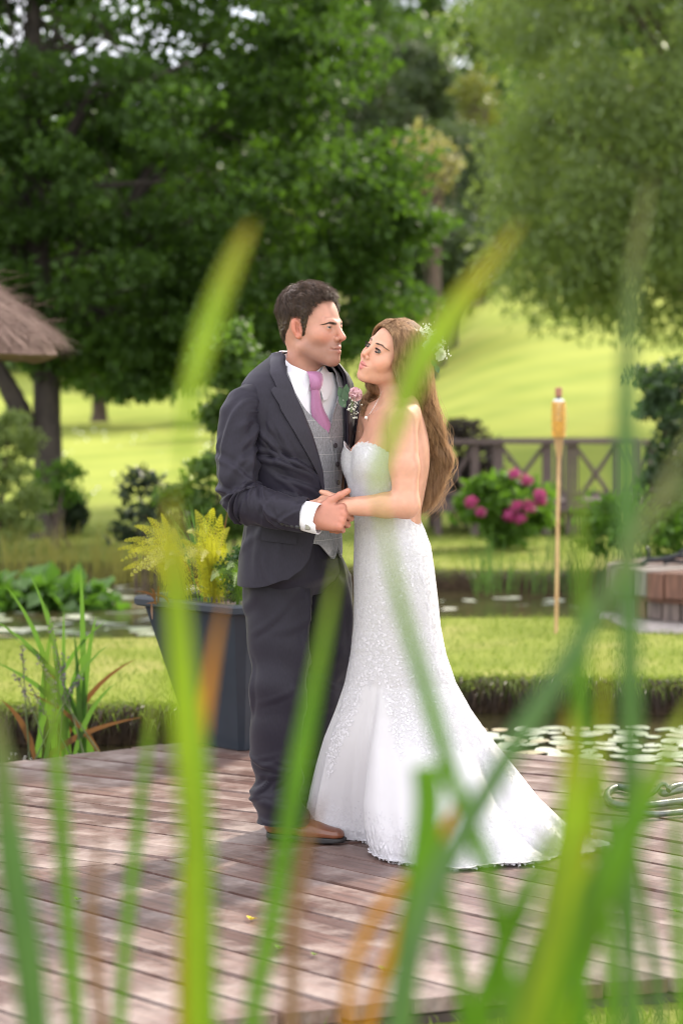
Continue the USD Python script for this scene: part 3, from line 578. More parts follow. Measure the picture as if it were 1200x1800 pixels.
def tinted(name, rough, sss=0.12, spec=.4, bump=.0006, bscale=900.):
    look(name, {'a': ('attribute', {'attribute': 'tint'}), 'g': ('texture_coordinate', {}), 'n': ('noise_texture', {'scale': bscale * .15, 'detail': 4.0}), 'nb': ('noise_texture', {'scale': 45., 'detail': 4.0}),
                'mr': ('map_range', {'to_min': .86, 'to_max': 1.14}), 'mx': ('mix_color', {'blend_type': 'multiply', 'fac': 1.0}), 'b': ('bump', {'strength': .6, 'distance': bump}),
                'p': ('principled_bsdf', {'roughness': rough, 'specular_ior_level': spec, 'subsurface_weight': sss, 'subsurface_scale': .006, 'subsurface_radius': (1., .35, .2)})},
         [('g.object', 'n.vector'), ('g.object', 'nb.vector'), ('nb.fac', 'mr.value'), ('a.color', 'mx.a'), ('mr.result', 'mx.b'), ('mx.result', 'p.base_color'), ('n.fac', 'b.height'), ('b.normal', 'p.normal')])
tinted('skin', .50)
look('eye_look', {'a': ('attribute', {'attribute': 'tint'}), 'p': ('principled_bsdf', {'roughness': .08, 'coat_weight': .6})}, [('a.color', 'p.base_color')])
def strand_look(name, a, b, rough=.35, trans=.25):
    look(name, {'h': ('hair_info', {}), 'r': ('rgb_ramp', {'ramp': [(.25, a), (1, b)]}), 'p': ('principled_bsdf', {'roughness': rough, 'specular_ior_level': .5}), 't': ('translucent_bsdf', {}), 'm': ('mix_closure', {'fac': trans}),
                'g': ('texture_coordinate', {}), 'mp': ('mapping', {'scale': (1, 1, .10)}), 'n': ('noise_texture', {'scale': 130., 'detail': 3.}), 'ma': ('math', {'math_type': 'multiply_add', 'value2': .38})},
         [('g.object', 'mp.vector'), ('mp.vector', 'n.vector'), ('h.intercept', 'ma.value1'), ('n.fac', 'ma.value3'), ('ma.value', 'r.fac'), ('r.color', 'p.base_color'), ('r.color', 't.color'), ('p.BSDF', 'm.closure1'), ('t.BSDF', 'm.closure2')], surface='m.closure')
strand_look('groom_hair', (.026, .015, .011), (.17, .105, .070))
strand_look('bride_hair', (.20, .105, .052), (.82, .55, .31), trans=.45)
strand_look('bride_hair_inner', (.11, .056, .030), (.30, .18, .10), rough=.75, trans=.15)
def eye_mesh(F, side, gaze, iris):
    R = .0121; s = trimesh.creation.uv_sphere(R, count=[28, 28]); v = np.array(s.vertices); g = unit(np.array(gaze, float))
    a = np.degrees(np.arccos(np.clip(unit(v) @ g, -1, 1)))
    col = np.where((a < 12)[:, None], (.004, .004, .005), np.where((a < 28)[:, None], np.array(iris) * (1 - .35 * smooth01(22, 28, a))[:, None], (.24, .205, .19)))
    return F.out(v + [side * .032, .0675, .0005]), np.array(s.faces), col

# ---------------------------------------------------------------- the groom
g_yaw = math.radians(58)
HG = Frame((-.0890, 6.475, 1.664), (-math.cos(g_yaw), -math.sin(g_yaw), 0), (math.sin(g_yaw), -math.cos(g_yaw), 0), (0, 0, 1), 1.045)
TH = lambda z: np.radians(np.interp(z, [.84, .95, 1.15, 1.40, 1.56], [66, 66, 64, 43, 38]))
GC = lambda z: np.stack([np.interp(z, [.84, .95, 1.2, 1.4, 1.56], [-.150, -.155, -.150, -.150, -.130]), np.interp(z, [.84, 1.2, 1.56], [6.52, 6.50, 6.49])], -1)
GW = [(1.60, .070, .068, .068), (1.57, .088, .074, .075), (1.545, .125, .085, .090), (1.515, .165, .098, .100), (1.485, .188, .108, .106), (1.45, .202, .114, .110), (1.41, .208, .124, .112), (1.33, .204, .136, .116), (1.25, .198, .138, .114), (1.15, .192, .136, .112), (1.05, .190, .138, .118), (.95, .202, .146, .134), (.84, .214, .152, .144)]
_gz = np.array([g[0] for g in GW])[::-1]
def g_ring(z, a, grow=0.0):
    """Point of the groom's torso at height z and angle a (0 front, positive to his left)."""
    z, a = np.broadcast_arrays(np.asarray(z, float), np.asarray(a, float)); it = lambda k: np.interp(z, _gz, [g[k] for g in GW][::-1]) + grow
    w, df, db = it(1), it(2), it(3); th = TH(z); c = GC(z)
    s, co = np.sin(a), np.cos(a); s = np.sign(s) * np.abs(s) ** .86; co = np.sign(co) * np.abs(co) ** .92
    d = np.where(co > 0, df, db)
    x = c[..., 0] + w * s * np.cos(th) + d * co * np.sin(th); y = c[..., 1] + w * s * np.sin(th) - d * co * np.cos(th)
    return np.stack([x, y, z], -1)
def proj(p): return np.stack([600 + FPX * p[..., 0] / p[..., 1], 703 - FPX * (p[..., 2] - EYE) / p[..., 1]], -1)
def angle_at(z, px, grow, lo=-1.75, hi=1.75):
    a = np.linspace(lo, hi, 400); q = proj(g_ring(np.full(400, z), a, grow))[:, 0]; k = int(np.argmax(q)); q, a = q[:k + 1], a[:k + 1]
    return float(np.interp(px, np.maximum.accumulate(q), a))
G_SHO = [np.array([-.318, 6.345, 1.425]), np.array([.000, 6.655, 1.43])]
G_ELB = [np.array([-.322, 6.27, 1.112]), np.array([.085, 6.74, 1.13])]
G_WRI = [np.array([-.098, 6.195, 1.066]), np.array([.22, 6.60, 1.10])]
groom = thing('person', 'man in charcoal suit, grey check waistcoat and mauve tie, hand in hand with the bride', 'person', (-.15, 6.5, 0))
skin_g, lip_g = (.42, .205, .142), (.34, .13, .105)
def groom_head(p):
    q = HG.to(p); d = head_sdf(q, 'm')
    neck = rc(p, HG.out((0, -.030, -.06)), (-.138, 6.505, 1.46), .056, .060)
    return smin(d, neck, .026)
hv, hf = sdf_mesh(groom_head, HG.o - [.17, .17, .26], HG.o + [.17, .17, .16], .0022)
hq = HG.to(hv)
HH = Frame(G_WRI[0], unit([.96, -.10, -.06]), None, None) if False else None
def basis(x, z): x = unit(x); z = np.array(z, float); z = unit(z - x * (x @ z)); return np.array([x, np.cross(z, x), z])
hx = basis((.985, -.02, -.02), (-.10, -.93, .30))
FH = Frame(G_WRI[0] + [.004, 0, .0], hx[0], hx[1], hx[2], 1.06)
def groom_hand(p):
    return hand_sdf(FH.to(p), finger_curl=[(62, 55, 40), (66, 60, 45), (70, 62, 45), (74, 65, 45)], thumb=((.030, .026, -.004), (.056, .050, .002), (.083, .066, .006), (.106, .080, .006)))
gv, gf = sdf_mesh(groom_hand, G_WRI[0] - [.09, .10, .10], G_WRI[0] + [.17, .16, .13], .0024)
def groom_body(p):
    d = ell(p, (-.152, 6.50, 1.25), (.13, .11, .26)); th = 0.8
    d = smin(d, ell(p, (-.152, 6.52, .98), (.13, .12, .16)), .1)
    for s, e, w in zip(G_SHO, G_ELB, G_WRI):
        s = s * .94 + np.array([-.14, 6.5, 1.40]) * .06 - [0, 0, .02]; d = smin(d, rc(p, (-.14, 6.50, 1.44), s, .06, .038), .05); d = smin(d, rc(p, s, e, .038, .036), .02); d = smin(d, rc(p, e, w, .040, .027), .02)
    d = smin(d, rc(p, (-.128, 6.50, 1.46), HG.out((0, -.026, -.06)), .052, .05), .03)
    for a, k, f in (((-.20, 6.47, .92), (-.205, 6.42, .50), (-.205, 6.503, .09)), ((-.09, 6.58, .92), (-.06, 6.62, .50), (-.085, 6.73, .09))):
        d = smin(d, rc(p, a, k, .080, .052), .04); d = smin(d, rc(p, k, f, .050, .036), .02); d = smin(d, rc(p, np.array(f) - [0, 0, .03], np.array(f) + [.13, -.055, -.045], .024, .016), .02)
    w = G_WRI[1]; return smin(d, hand_sdf(Frame(w, *basis((.55, -.8, .1), (.8, .5, 0.1)), 1.0).to(p) * [1, -1, 1]), .01)
bv, bf = sdf_mesh(groom_body, (-.45, 6.05, .01), (.40, 6.95, 1.50), .011)
body = join([(hv, hf), (gv, gf), (bv, bf)])
hand_t = np.tile(np.array(skin_g) * [1.0, .88, .86], (len(gv), 1)); gq = FH.to(gv)
for x, y in [(.092, .031), (.096, .010), (.091, -.011), (.083, -.030)]:
    w = np.exp(-(((gq - [x, y, .008]) / .011) ** 2).sum(1))[:, None] * .5; hand_t = hand_t * (1 - w) + np.array(skin_g) * [1., .70, .64] * w
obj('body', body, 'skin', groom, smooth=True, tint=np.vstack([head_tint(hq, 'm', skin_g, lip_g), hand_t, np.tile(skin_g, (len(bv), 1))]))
for s in (1, -1):
    v, f, c = eye_mesh(HG, s, (0.10, 1, -.14), (.030, .028, .026)); obj('eye', (v, f), 'eye_look', groom, smooth=True, tint=c)
# thumb nail
plain('nail', (.66, .42, .36), rough=.25, var=.04)
t0, t1 = np.array((.083, .066, .006)), np.array((.106, .080, .006)); nd = unit(t1 - t0); nu = np.array([0, 0, 1.]); nsd = np.cross(nu, nd)
gg = np.array([[u, w] for u in np.linspace(-1, 1, 7) for w in np.linspace(0, 1, 5)])
nv = t0 + nd * (.012 + .014 * gg[:, 1:]) + nsd * gg[:, :1] * .0062 * (1 - .25 * (gg[:, 1:] - .3) ** 2) + nu * (.0096 - .0035 * gg[:, :1] ** 2 - .0008 * gg[:, 1:])
obj('thumb_nail', (FH.out(nv), grid_faces(7, 5)), 'nail', groom, smooth=True)
# hair: a cap that follows the skull, and strands combed forward over it
def groom_scalp(q):
    az = np.degrees(np.arctan2(np.abs(q[:, 0]), q[:, 1] + .018))
    line = np.interp(az, [0, 25, 40, 52, 58, 63, 68, 75, 79, 104, 112, 135, 180], [.088, .085, .078, .058, .036, .0, -.026, -.028, .030, .030, .0, -.036, -.068])
    return q[:, 2] - line, az
e, az = groom_scalp(hq); ear = (np.abs(hq[:, 0]) > .0735) & (hq[:, 2] < .034) & (hq[:, 1] > -.036) & (hq[:, 1] < .004)
hn = unit(normals(hv, hf))
inside = (e > 0) & ~ear
thick = (.005 + .017 * smooth01(.0, .11, hq[:, 2]) + .006 * smooth01(.02, .09, hq[:, 1]) * smooth01(.05, .1, hq[:, 2])) * smooth01(0, .022, e)
wave = .009 * smooth01(.03, .10, hq[:, 2]) * (meshkit.noise(np.c_[hq[:, 0] * 85, hq[:, 1] * 24, hq[:, 2] * 50], 3) - .45) + .003 * (meshkit.noise(hq * 160, 4) - .5)
cap_v = hv + hn * np.maximum(thick + wave * smooth01(0, .02, e), .0006)[:, None]
cv, cf = trim(cap_v, hf, lambda v: inside)
hair = obj('hair', (cv, cf), 'groom_hair', groom, smooth=True)
r = np.random.default_rng(31); ids = np.where(inside)[0]
wgt = 1 + 1.5 * smooth01(.03, .1, hq[ids][:, 2]); ids = r.choice(ids, 9000, p=wgt / wgt.sum())
ST, WD = [], []
for i in ids:
    q, n = hq[i], hn[i] @ HG.M.T; top = float(smooth01(.0, .095, q[2])); ln = (.006 + .026 * top) * r.uniform(.6, 1.2) * float(smooth01(-.002, .012, e[i]) * .7 + .3)
    back = float(smooth01(-.02, -.08, q[1])); quiff = top * float(smooth01(.03, .08, q[1]))
    wv = 3.4 * (meshkit.noise(np.array([[q[0] * 60, q[1] * 45, q[2] * 40]]), 8)[0] - .5)
    comb = top * (1 - back) * np.array([wv * .8 + .15 * np.sign(q[0]), .95, wv * .3]) + (1 - top) * np.array([0, -.30, -1.0]) + top * back * np.array([wv * .6, -.2, -.8])
    comb = unit(comb - n * (comb @ n)); sgn = r.normal(0, .16, 3)
    d0 = unit(comb + n * (.28 + .55 * quiff) + sgn); d1 = unit(comb + n * (.02 + .30 * quiff) + sgn * .9); d2 = unit(comb - n * .25 + sgn + np.array([0, .1, .25]) * quiff)
    p0 = HG.to((hv[i] + hn[i] * max(0, thick[i] * .85 + wave[i] * .6))[None])[0]
    ST.append(HG.out(np.array([p0 - n * .002, p0 + d0 * ln * .35, p0 + d0 * ln * .35 + d1 * ln * .35, p0 + d0 * ln * .35 + d1 * ln * .35 + d2 * ln * .3]))); WD.append(np.array([.0009, .0009, .0008, .0003]))
tag(curves('strands', ST, WD, 'groom_hair', hair), kind='stuff')
# eyebrows
from scipy.spatial import cKDTree
def brow_strands(q, r, bz, n, ln):
    """Short hairs growing outwards along the brow, rooted on the face."""
    m = (q[:, 1] > .03) & (np.abs(q[:, 2] - bz[0]) < .02); fq = q[m]; tr = cKDTree(fq[:, [0, 2]]); S, W = [], []
    for s in (1, -1):
        for k in range(n):
            t = r.uniform(0, 1); x = .014 + .038 * t; z = np.interp(x, [.014, .034, .052], [bz[0] - .0005, bz[1] + .0025, bz[1] - .0025]) + r.normal(0, .0015 * (1 - .5 * t))
            a, b = np.array([s * x, z]), np.array([s * (x + ln), z + ln * (.35 - .85 * t)]); P3 = [fq[tr.query(c)[1]] for c in (a, (a + b) / 2, b)]
            S.append(np.array([[a[0], P3[0][1] - .0002, a[1]], [(a[0] + b[0]) / 2, P3[1][1] + .0006, (a[1] + b[1]) / 2], [b[0], P3[2][1] + .0004, b[1]]])); W.append(np.array([.0006, .0005, .0002]))
    return S, W
ST, WD = brow_strands(hq, r, (.0118, .0118), 170, .006)
tag(curves('eyebrows', [HG.out(a) for a in ST], WD, 'groom_hair', groom), kind='stuff')
# ---------------------------------------------------------------- the groom's clothes
def cloth(name, col, rough=.8, sheen=.3, weave=900., fleck=.12, window=None, spec=.25, bump=.0004):
    """Woven cloth: fine weave relief, mottled yarn, an optional window check of (colour, spacing, width)."""
    c = np.array(col)
    nodes = {'g': ('texture_coordinate', {}), 'n': ('noise_texture', {'scale': 260., 'detail': 5., 'roughness': .75}), 'mp': ('mapping', {'scale': (1, 1, .35)}),
             'r': ('rgb_ramp', {'ramp': [(.3, c * (1 - fleck)), (.7, c * (1 + fleck))]}), 'w': ('noise_texture', {'scale': weave * .6, 'detail': 2.}),
             'b': ('bump', {'strength': .5, 'distance': bump}), 'p': ('principled_bsdf', {'roughness': rough, 'sheen_weight': sheen, 'sheen_roughness': .4, 'specular_ior_level': spec})}
    links = [('g.object', 'mp.vector'), ('mp.vector', 'n.vector'), ('n.fac', 'r.fac'), ('g.object', 'w.vector'), ('w.fac', 'b.height'), ('b.normal', 'p.normal')]
    if window:
        nodes.update({'cu': ('attribute', {'attribute': 'u'}), 'cw': ('attribute', {'attribute': 'v'}), 'mx': ('mix_color', {'b': window[0]}), 'mmx': ('math', {'math_type': 'maximum'}), 'k': ('math', {'math_type': 'multiply', 'value2': .75})})
        for a, sp in (('cu', window[1]), ('cw', window[2])):
            nodes[a + 'm'] = ('math', {'math_type': 'pingpong', 'value2': sp / 2}); nodes[a + 'l'] = ('map_range', {'from_min': window[3] * .5, 'from_max': window[3] * 1.1, 'to_min': 1., 'to_max': 0., 'clamp': True})
            links += [(a + '.fac', a + 'm.value1'), (a + 'm.value', a + 'l.value')]
        links += [('cul.result', 'mmx.value1'), ('cwl.result', 'mmx.value2'), ('mmx.value', 'k.value1'), ('k.value', 'mx.fac'), ('r.color', 'mx.a'), ('mx.result', 'p.base_color')]
    else: links.append(('r.color', 'p.base_color'))
    look(name, nodes, links)
cloth('suit_cloth', (.018, .0155, .0245), rough=.55, sheen=.04, fleck=.25, spec=.22)
cloth('lapel_cloth', (.021, .018, .0275), rough=.5, sheen=.04, fleck=.2, spec=.28)
cloth('trouser_cloth', (.016, .0138, .0215), rough=.55, sheen=.04, fleck=.25, spec=.22)
cloth('tweed', (.25, .25, .27), rough=.9, sheen=.1, fleck=.45, window=((.50, .48, .48), .11, .054, .0009))
cloth('shirt_cloth', (.80, .79, .84), rough=.7, sheen=.1, fleck=.02)
cloth('tie_silk', (.37, .150, .285), rough=.42, sheen=.5, fleck=.10, spec=.5)
plain('button_black', (.02, .02, .022), rough=.3, var=.05)
plain('button_brown', (.05, .04, .045), rough=.3, var=.05)
plain('leather_tan', (.125, .042, .020), rough=.25, var=.35, scale=18, spec=.6, coat=.3)
plain('sole_black', (.012, .011, .011), rough=.5)
plain('pewter', (.30, .28, .25), rough=.35, metallic=1.0, var=.2, scale=200)

def solid(gv, nu, nv, th, wrap=False):
    """Gives a grid surface (nu*nv points, outside facing) thickness th inwards, closing its rims."""
    f = grid_faces(nu, nv, wrap); n = normals(gv, f); v = np.vstack([gv, gv - n * th]); N = len(gv); F = [f, f[:, ::-1] + N]
    def rim(ids): a, b = ids[:-1], ids[1:]; F.append(np.vstack([np.stack([a, b + N, b], 1), np.stack([a, a + N, b + N], 1)]))
    top, bot = np.arange(nv), (nu - 1) * nv + np.arange(nv)
    if wrap: top, bot = np.r_[top, top[0]], np.r_[bot, bot[0]]
    rim(top[::-1]); rim(bot)
    if not wrap: rim(np.arange(nu) * nv); rim((np.arange(nu) * nv + nv - 1)[::-1])
    return v, np.vstack(F)
def folds(p, n, spec):
    """Sum of soft ridges: (centre, direction along the ridge, half length, half width, height)."""
    h = np.zeros(len(p))
    for c, d, l, w, a in spec:
        q = p - np.array(c); d = unit(d); t = q @ d; s = np.linalg.norm(q - t[:, None] * d, axis=1); sg = 1
        h += a * np.exp(-(t / l) ** 2 - (s / w) ** 2)
    return h
def creases(u, v, n, ur, vr, slope, amp, seed, w=.007, ln=.07):
    """Sharp pulled creases in cloth: random segments in the (u, v) metres of a surface, ridge next to furrow."""
    r2 = np.random.default_rng(seed); h = np.zeros(np.shape(u))
    for k in range(n):
        cu, cv, a, l, ww = r2.uniform(*ur), r2.uniform(*vr), r2.normal(*slope), ln * r2.uniform(.5, 1.4), w * r2.uniform(.6, 1.5); c_, s_ = math.cos(a), math.sin(a)
        t = (u - cu) * c_ + (v - cv) * s_; q = -(u - cu) * s_ + (v - cv) * c_ + .12 * t * t / ln
        h = h + amp * r2.uniform(.4, 1.2) * np.exp(-(t / l) ** 4) * (np.exp(-(q / ww) ** 2) - .75 * np.exp(-((q - 1.9 * ww) / (1.3 * ww)) ** 2))
    return h
# trousers: two legs as one loft each
def leg(pts, rad, n=150, seg=96, seed=0, wr=1.0):
    """pts: centre line from the hip down; rad: (side, front) half widths."""
    c = cr(pts, n); R_ = cr(rad, n) * .95; th = np.arange(seg) / seg * 2 * np.pi; yaw = math.radians(62)
    l, f = np.array([math.cos(yaw), math.sin(yaw), 0]), np.array([math.sin(yaw), -math.cos(yaw), 0])
    co, s = np.cos(th), np.sin(th); crease = 1 + .09 * np.exp(-((th[None] - 0) / .16) ** 2) + .09 * np.exp(-((th[None] - 2 * np.pi) / .16) ** 2) + .06 * np.exp(-((th[None] - np.pi) / .2) ** 2)
    v = c[:, None] + (R_[:, 1, None] * co * crease)[..., None] * f + (R_[:, 0, None] * s)[..., None] * l
    v = v.reshape(-1, 3); z = v[:, 2]; n_ = unit(v - np.repeat(c, seg, 0))
    w = meshkit.noise(np.c_[v[:, 0] * 9, v[:, 1] * 9, z * 5 + 3 * v[:, 0]], seed) - .5
    low = np.exp(-((z - .13) / .10) ** 2); d = w * .012 * wr + .016 * low * np.sin(z * 46 + 1.8 * np.cos(np.tile(th, n) - 1.0) + seed) * wr
    kn = np.exp(-((z - .52) / .13) ** 2); d += kn * .007 * np.sin(z * 38 + 2.2 * np.tile(s, n) + seed)
    d += .006 * np.exp(-((z - .83) / .07) ** 2) * np.sin(np.tile(th, n) * 5 + z * 20)
    vv = np.tile((th + math.pi) % (2 * np.pi) - math.pi, n) * .09; d = d + creases(z, vv, 26, (.04, .30), (-.25, .25), (1.4, .35), .006, seed) + creases(z, vv, 14, (.40, .62), (-.25, .25), (1.2, .5), .004, seed + 50, .010) + creases(z, vv, 14, (.70, .92), (-.25, .25), (.7, .5), .004, seed + 90, .010)
    return solid(v + n_ * d[:, None], n, seg, .003, True)
tl = obj('trousers', leg([(-.200, 6.465, .96), (-.208, 6.455, .80), (-.203, 6.43, .62), (-.204, 6.42, .48), (-.212, 6.45, .30), (-.206, 6.475, .14), (-.197, 6.480, .052)],
    [(.112, .118), (.106, .118), (.090, .104), (.083, .093), (.079, .086), (.073, .082), (.074, .090)], seed=3), 'trouser_cloth', groom, smooth=50)
obj('trouser_leg', leg([(-.128, 6.540, 1.0), (-.072, 6.595, .82), (-.060, 6.62, .62), (-.068, 6.64, .48), (-.085, 6.68, .30), (-.092, 6.70, .14), (-.090, 6.71, .052)],
    [(.085, .090), (.104, .110), (.092, .100), (.084, .090), (.079, .084), (.073, .080), (.072, .086)], seed=5), 'trouser_cloth', groom, smooth=50)
zz = np.linspace(1.04, .80, 12); aa = np.arange(48) / 48 * 2 * np.pi
seat = np.stack([g_ring(np.full(48, z), aa, -.016 - .050 * smooth01(.86, .80, z)) for z in zz]).reshape(-1, 3)
obj('trouser_seat', solid(seat, 12, 48, .003, True), 'trouser_cloth', groom, smooth=50)
# shirt: a body under the waistcoat, and its folded collar
zz = np.linspace(1.52, 1.10, 16); aa = np.linspace(-1.5, 1.5, 40)
obj('shirt', solid(np.stack([g_ring(np.full(40, z), aa, -.034 if z > 1.47 else -.030) for z in zz]).reshape(-1, 3), 16, 40, .002), 'shirt_cloth', groom, smooth=50)
CN = np.array([-.131, 6.493]); cy_ = math.radians(31); cfw, clf = np.array([math.sin(cy_), -math.cos(cy_)]), np.array([math.cos(cy_), math.sin(cy_)])
def collar_pt(a, r, z, back=0): return np.array([*(CN + cfw * (r * math.cos(a) * 1.06 - back) + clf * r * math.sin(a)), z])
def collar_side(sg):
    rows = []; n = 34
    for k in range(n):
        t = k / (n - 1); a = sg * (.10 + t * (math.pi - .10)); front = float(smooth01(.55, 0, t))
        zt = 1.588 - .074 * float(smooth01(.75, .0, t)); drop = .046 + .040 * float(smooth01(.42, .02, t)) ; zb = zt - drop
        r0 = .0655 + .003 * front; spread = .006 + .016 * float(smooth01(.02, .35, t)) - .004 * t
        ab = a + sg * .30 * float(smooth01(.45, 0, t))
        rows.append([collar_pt(a, r0, zt), collar_pt(a, r0 + .0035, zt + .003), collar_pt(a * .7 + ab * .3, r0 + .007 + spread * .3, zt - drop * .35), collar_pt(a * .3 + ab * .7, r0 + .010 + spread * .75, zt - drop * .7), collar_pt(ab, r0 + .012 + spread, zb)])
    g = np.array(rows).reshape(-1, 3); return solid(g if sg < 0 else g.reshape(n, 5, 3)[:, ::-1].reshape(-1, 3), n, 5, .0018)
stand = np.stack([[collar_pt(a, .0635, z) for a in np.linspace(-math.pi, math.pi, 40)] for z in (1.585, 1.50, 1.46)])
for row in stand: row[:, 2] -= 0
sh = stage.GetPrimAtPath('/World/person/shirt')
stand = np.array([[collar_pt(a, .0628, z - .072 * (1 - abs(a) / math.pi) ** 1.3) for a in np.linspace(-math.pi, math.pi, 40)] for z in (1.586, 1.555, 1.525)])
obj('collar_stand', solid(stand.reshape(-1, 3), 3, 40, .002), 'shirt_cloth', sh, smooth=40)
for sg in (-1, 1): obj('collar', collar_side(sg), 'shirt_cloth', sh, smooth=40)
# tie: knot and blade lying on the shirt
def tie_line(t):
    z = 1.502 - .185 * t; a = .03 + .04 * t; return g_ring(np.array([z]), np.array([a]), -.012 + .012 * math.sin(t * 2.4))[0]
K = collar_pt(0.0, .082, 1.512)
def tie_part(rows, th=.010):
    """rows: (centre, half width); a strip bulging outwards, creased down the middle."""
    g = []
    for k, (c, w) in enumerate(rows):
        for u in np.linspace(-1, 1, 11): g.append(np.array(c) + np.r_[clf * u * w + cfw * (.010 * (1 - u * u) - (.0035 if k > 1 and len(rows) > 8 else 0) * math.exp(-((u + .15) / .22) ** 2) * (1 if k < 9 else .3)), 0])
    return solid(np.array(g)[::-1].copy().reshape(-1, 3) if False else np.array(g), len(rows), 11, th * .4)
T = [np.interp(np.linspace(0, 1, 14), [0, .1, 1], [0, .1, 1])][0]
def on_front(z, out): return g_ring(np.array([z]), np.array([float(mid(z))]), out)[0]
mid = lambda z: np.interp(z, [.90, 1.05, 1.2, 1.33, 1.40], [.10, .09, .07, .03, .0])
kz = lambda d: 1.516 - d
kn_rows = [(collar_pt(0, .069, kz(0)), .0215), (collar_pt(0, .082, kz(.008)), .0225), (collar_pt(0, .087, kz(.022)), .0205), (collar_pt(0, .087, kz(.037)), .0170), (collar_pt(0, .083, kz(.047)), .0145), (collar_pt(0, .076, kz(.050)), .013)]
bl = []
for k in range(14):
    t = k / 13; z = 1.468 - .195 * t; a = on_front(z, -.024); b = collar_pt(0, .084, z); w = float(smooth01(0, .5, t)); bl.append((b * (1 - w) + a * w + np.r_[cfw * .004 * math.sin(t * 3), 0], .0135 + .019 * float(smooth01(0, .75, t))))
tie = obj('tie', tie_part(bl), 'tie_silk', groom, smooth=40)
obj('knot', tie_part(kn_rows, .02), 'tie_silk', tie, smooth=40)
# waistcoat: two fronts that overlap down the middle, V neck, pointed hem
def panel(zs, a0, a1, grow, n=26, lift=None, uv=True):
    """A strip of the torso between angles a0(z) and a1(z); returns grid, and cloth coordinates."""
    g, u = [], []
    for z in zs:
        a = np.linspace(a0(z), a1(z), n); gr = grow(z) if callable(grow) else grow; g.append(g_ring(np.full(n, z), a, gr + (lift(z, a) if lift else 0))); u.append(a * .17)
    return np.array(g).reshape(-1, 3), np.array(u).ravel()
vneck = lambda z: np.interp(z, [1.325, 1.345, 1.42, 1.50, 1.55], [.0, .09, .33, .58, .9])
def waist(side):
    zs = np.r_[np.linspace(1.54, 1.33, 20), np.linspace(1.315, .955, 30)]; n = 30
    inner = lambda z: mid(z) + side * (vneck(z) if z > 1.31 else 0) + (-.016 if side < 0 else 0) * 0
    g, u = [], []
    for z in zs:
        a = np.linspace(inner(z) if side > 0 else inner(z) + .10 * (z < 1.30), side * 1.45, n); hem = np.interp(np.abs(a - mid(z)), [0, .10, .16, .5, 1.5], [.0, -.038, -.042, .012, .035]) * float(smooth01(1.12, .955, z))
        zz = z + hem; fl = (.006 if side < 0 else .003) - .010 * float(smooth01(1.45, 1.5, z)); g.append(g_ring(zz, a, -.006 + fl)); u.append(a * .19)
    g = np.array(g).reshape(-1, 3); m = solid(g if side < 0 else g.reshape(len(zs), n, 3)[:, ::-1].reshape(-1, 3), len(zs), n, .004)
    uu = np.array(u); uu = uu if side < 0 else uu[:, ::-1]; uu = uu.ravel() + 10; vv = (g if side < 0 else g.reshape(len(zs), n, 3)[:, ::-1].reshape(-1, 3))[:, 2] * .98 + .012
    return m, np.r_[uu, uu], np.r_[vv, vv]
m, u, v = waist(-1); wc = obj('waistcoat', m, 'tweed', groom, smooth=True, attrs={'u': u, 'v': v})
m, u, v = waist(1); obj('waistcoat_front', m, 'tweed', wc, smooth=True, attrs={'u': u, 'v': v})
for z in (1.283, 1.222, 1.162, 1.105, 1.05):
    p = g_ring(np.array([z]), np.array([mid(z) + .055]), .006)[0]; t = TH(z) ; n = np.array([math.sin(t), -math.cos(t), 0])
    b = trimesh.creation.cylinder(.0085, .004, sections=18); bvv = np.array(b.vertices); R3 = np.stack([np.cross([0, 0, 1.], n), np.array([0, 0, 1.]), n]); obj('button', (bvv @ R3 + p, np.array(b.faces)), 'button_brown', wc)
# jacket body: open at the front, its edges set by where the fronts lie
na = lambda z: np.interp(z, [.83, .87, .93, 1.02, 1.128, 1.20, 1.30, 1.40, 1.48, 1.535, 1.60], NEAR)
EDGE_Z = [.83, .87, .93, 1.02, 1.128, 1.20, 1.30, 1.40, 1.48, 1.535, 1.60]
EDGE_PX = [506, 527, 543, 556, 566, 563, 549, 529, 512, 504, 498]
NEAR = [angle_at(z, px, .014) for z, px in zip(EDGE_Z, EDGE_PX)]
FAR = [1.45, 1.40, 1.25, .95, .62, .46, .40, .46, .56, .75, .95]
fa = lambda z: np.interp(z, EDGE_Z, FAR)
zs = np.r_[np.linspace(1.575, 1.40, 26), np.linspace(1.39, .832, 100)]; n = 150; g = []
for z in zs:
    a = np.linspace(fa(z), 2 * np.pi + na(z), n); hemc = .03 * np.exp(-((a - 2 * np.pi - na(z)) / .35) ** 2) * float(smooth01(.93, .83, z))
    gr = .014 + .006 * float(smooth01(1.0, .84, z)) - .009 * np.exp(-((a - fa(z)) / .35) ** 2); g.append(g_ring(np.full(n, z) + hemc, a, gr))
g = np.array(g).reshape(-1, 3); f0 = grid_faces(len(zs), n); nn = normals(g, f0); nn *= np.sign((nn * (g - np.array([-.15, 6.5, 1.2])) * [1, 1, 0]).sum(1).mean())
h = folds(g, nn, [((-.08, 6.33, 1.10), (-1, 0, .35), .10, .014, .008), ((-.10, 6.33, 1.16), (-1, 0, .55), .10, .014, .007), ((-.12, 6.33, 1.22), (-.8, 0, .8), .09, .016, .006), ((-.13, 6.33, 1.05), (-1, 0, -.3), .1, .014, .006),
                  ((-.16, 6.33, 1.34), (.3, 0, 1), .08, .014, .007), ((-.19, 6.33, 1.28), (.2, 0, 1), .09, .012, -.007), ((-.2, 6.33, .95), (.1, 0, 1), .08, .02, .006)]) + .006 * (meshkit.noise(g * [6, 6, 4], 12) - .5)
ua = np.tile(np.linspace(0, 1, n), len(zs)) * 0 + np.array([np.linspace(fa(z), 2 * np.pi + na(z), n) for z in zs]).ravel(); ua = (ua - 2 * np.pi) * .19
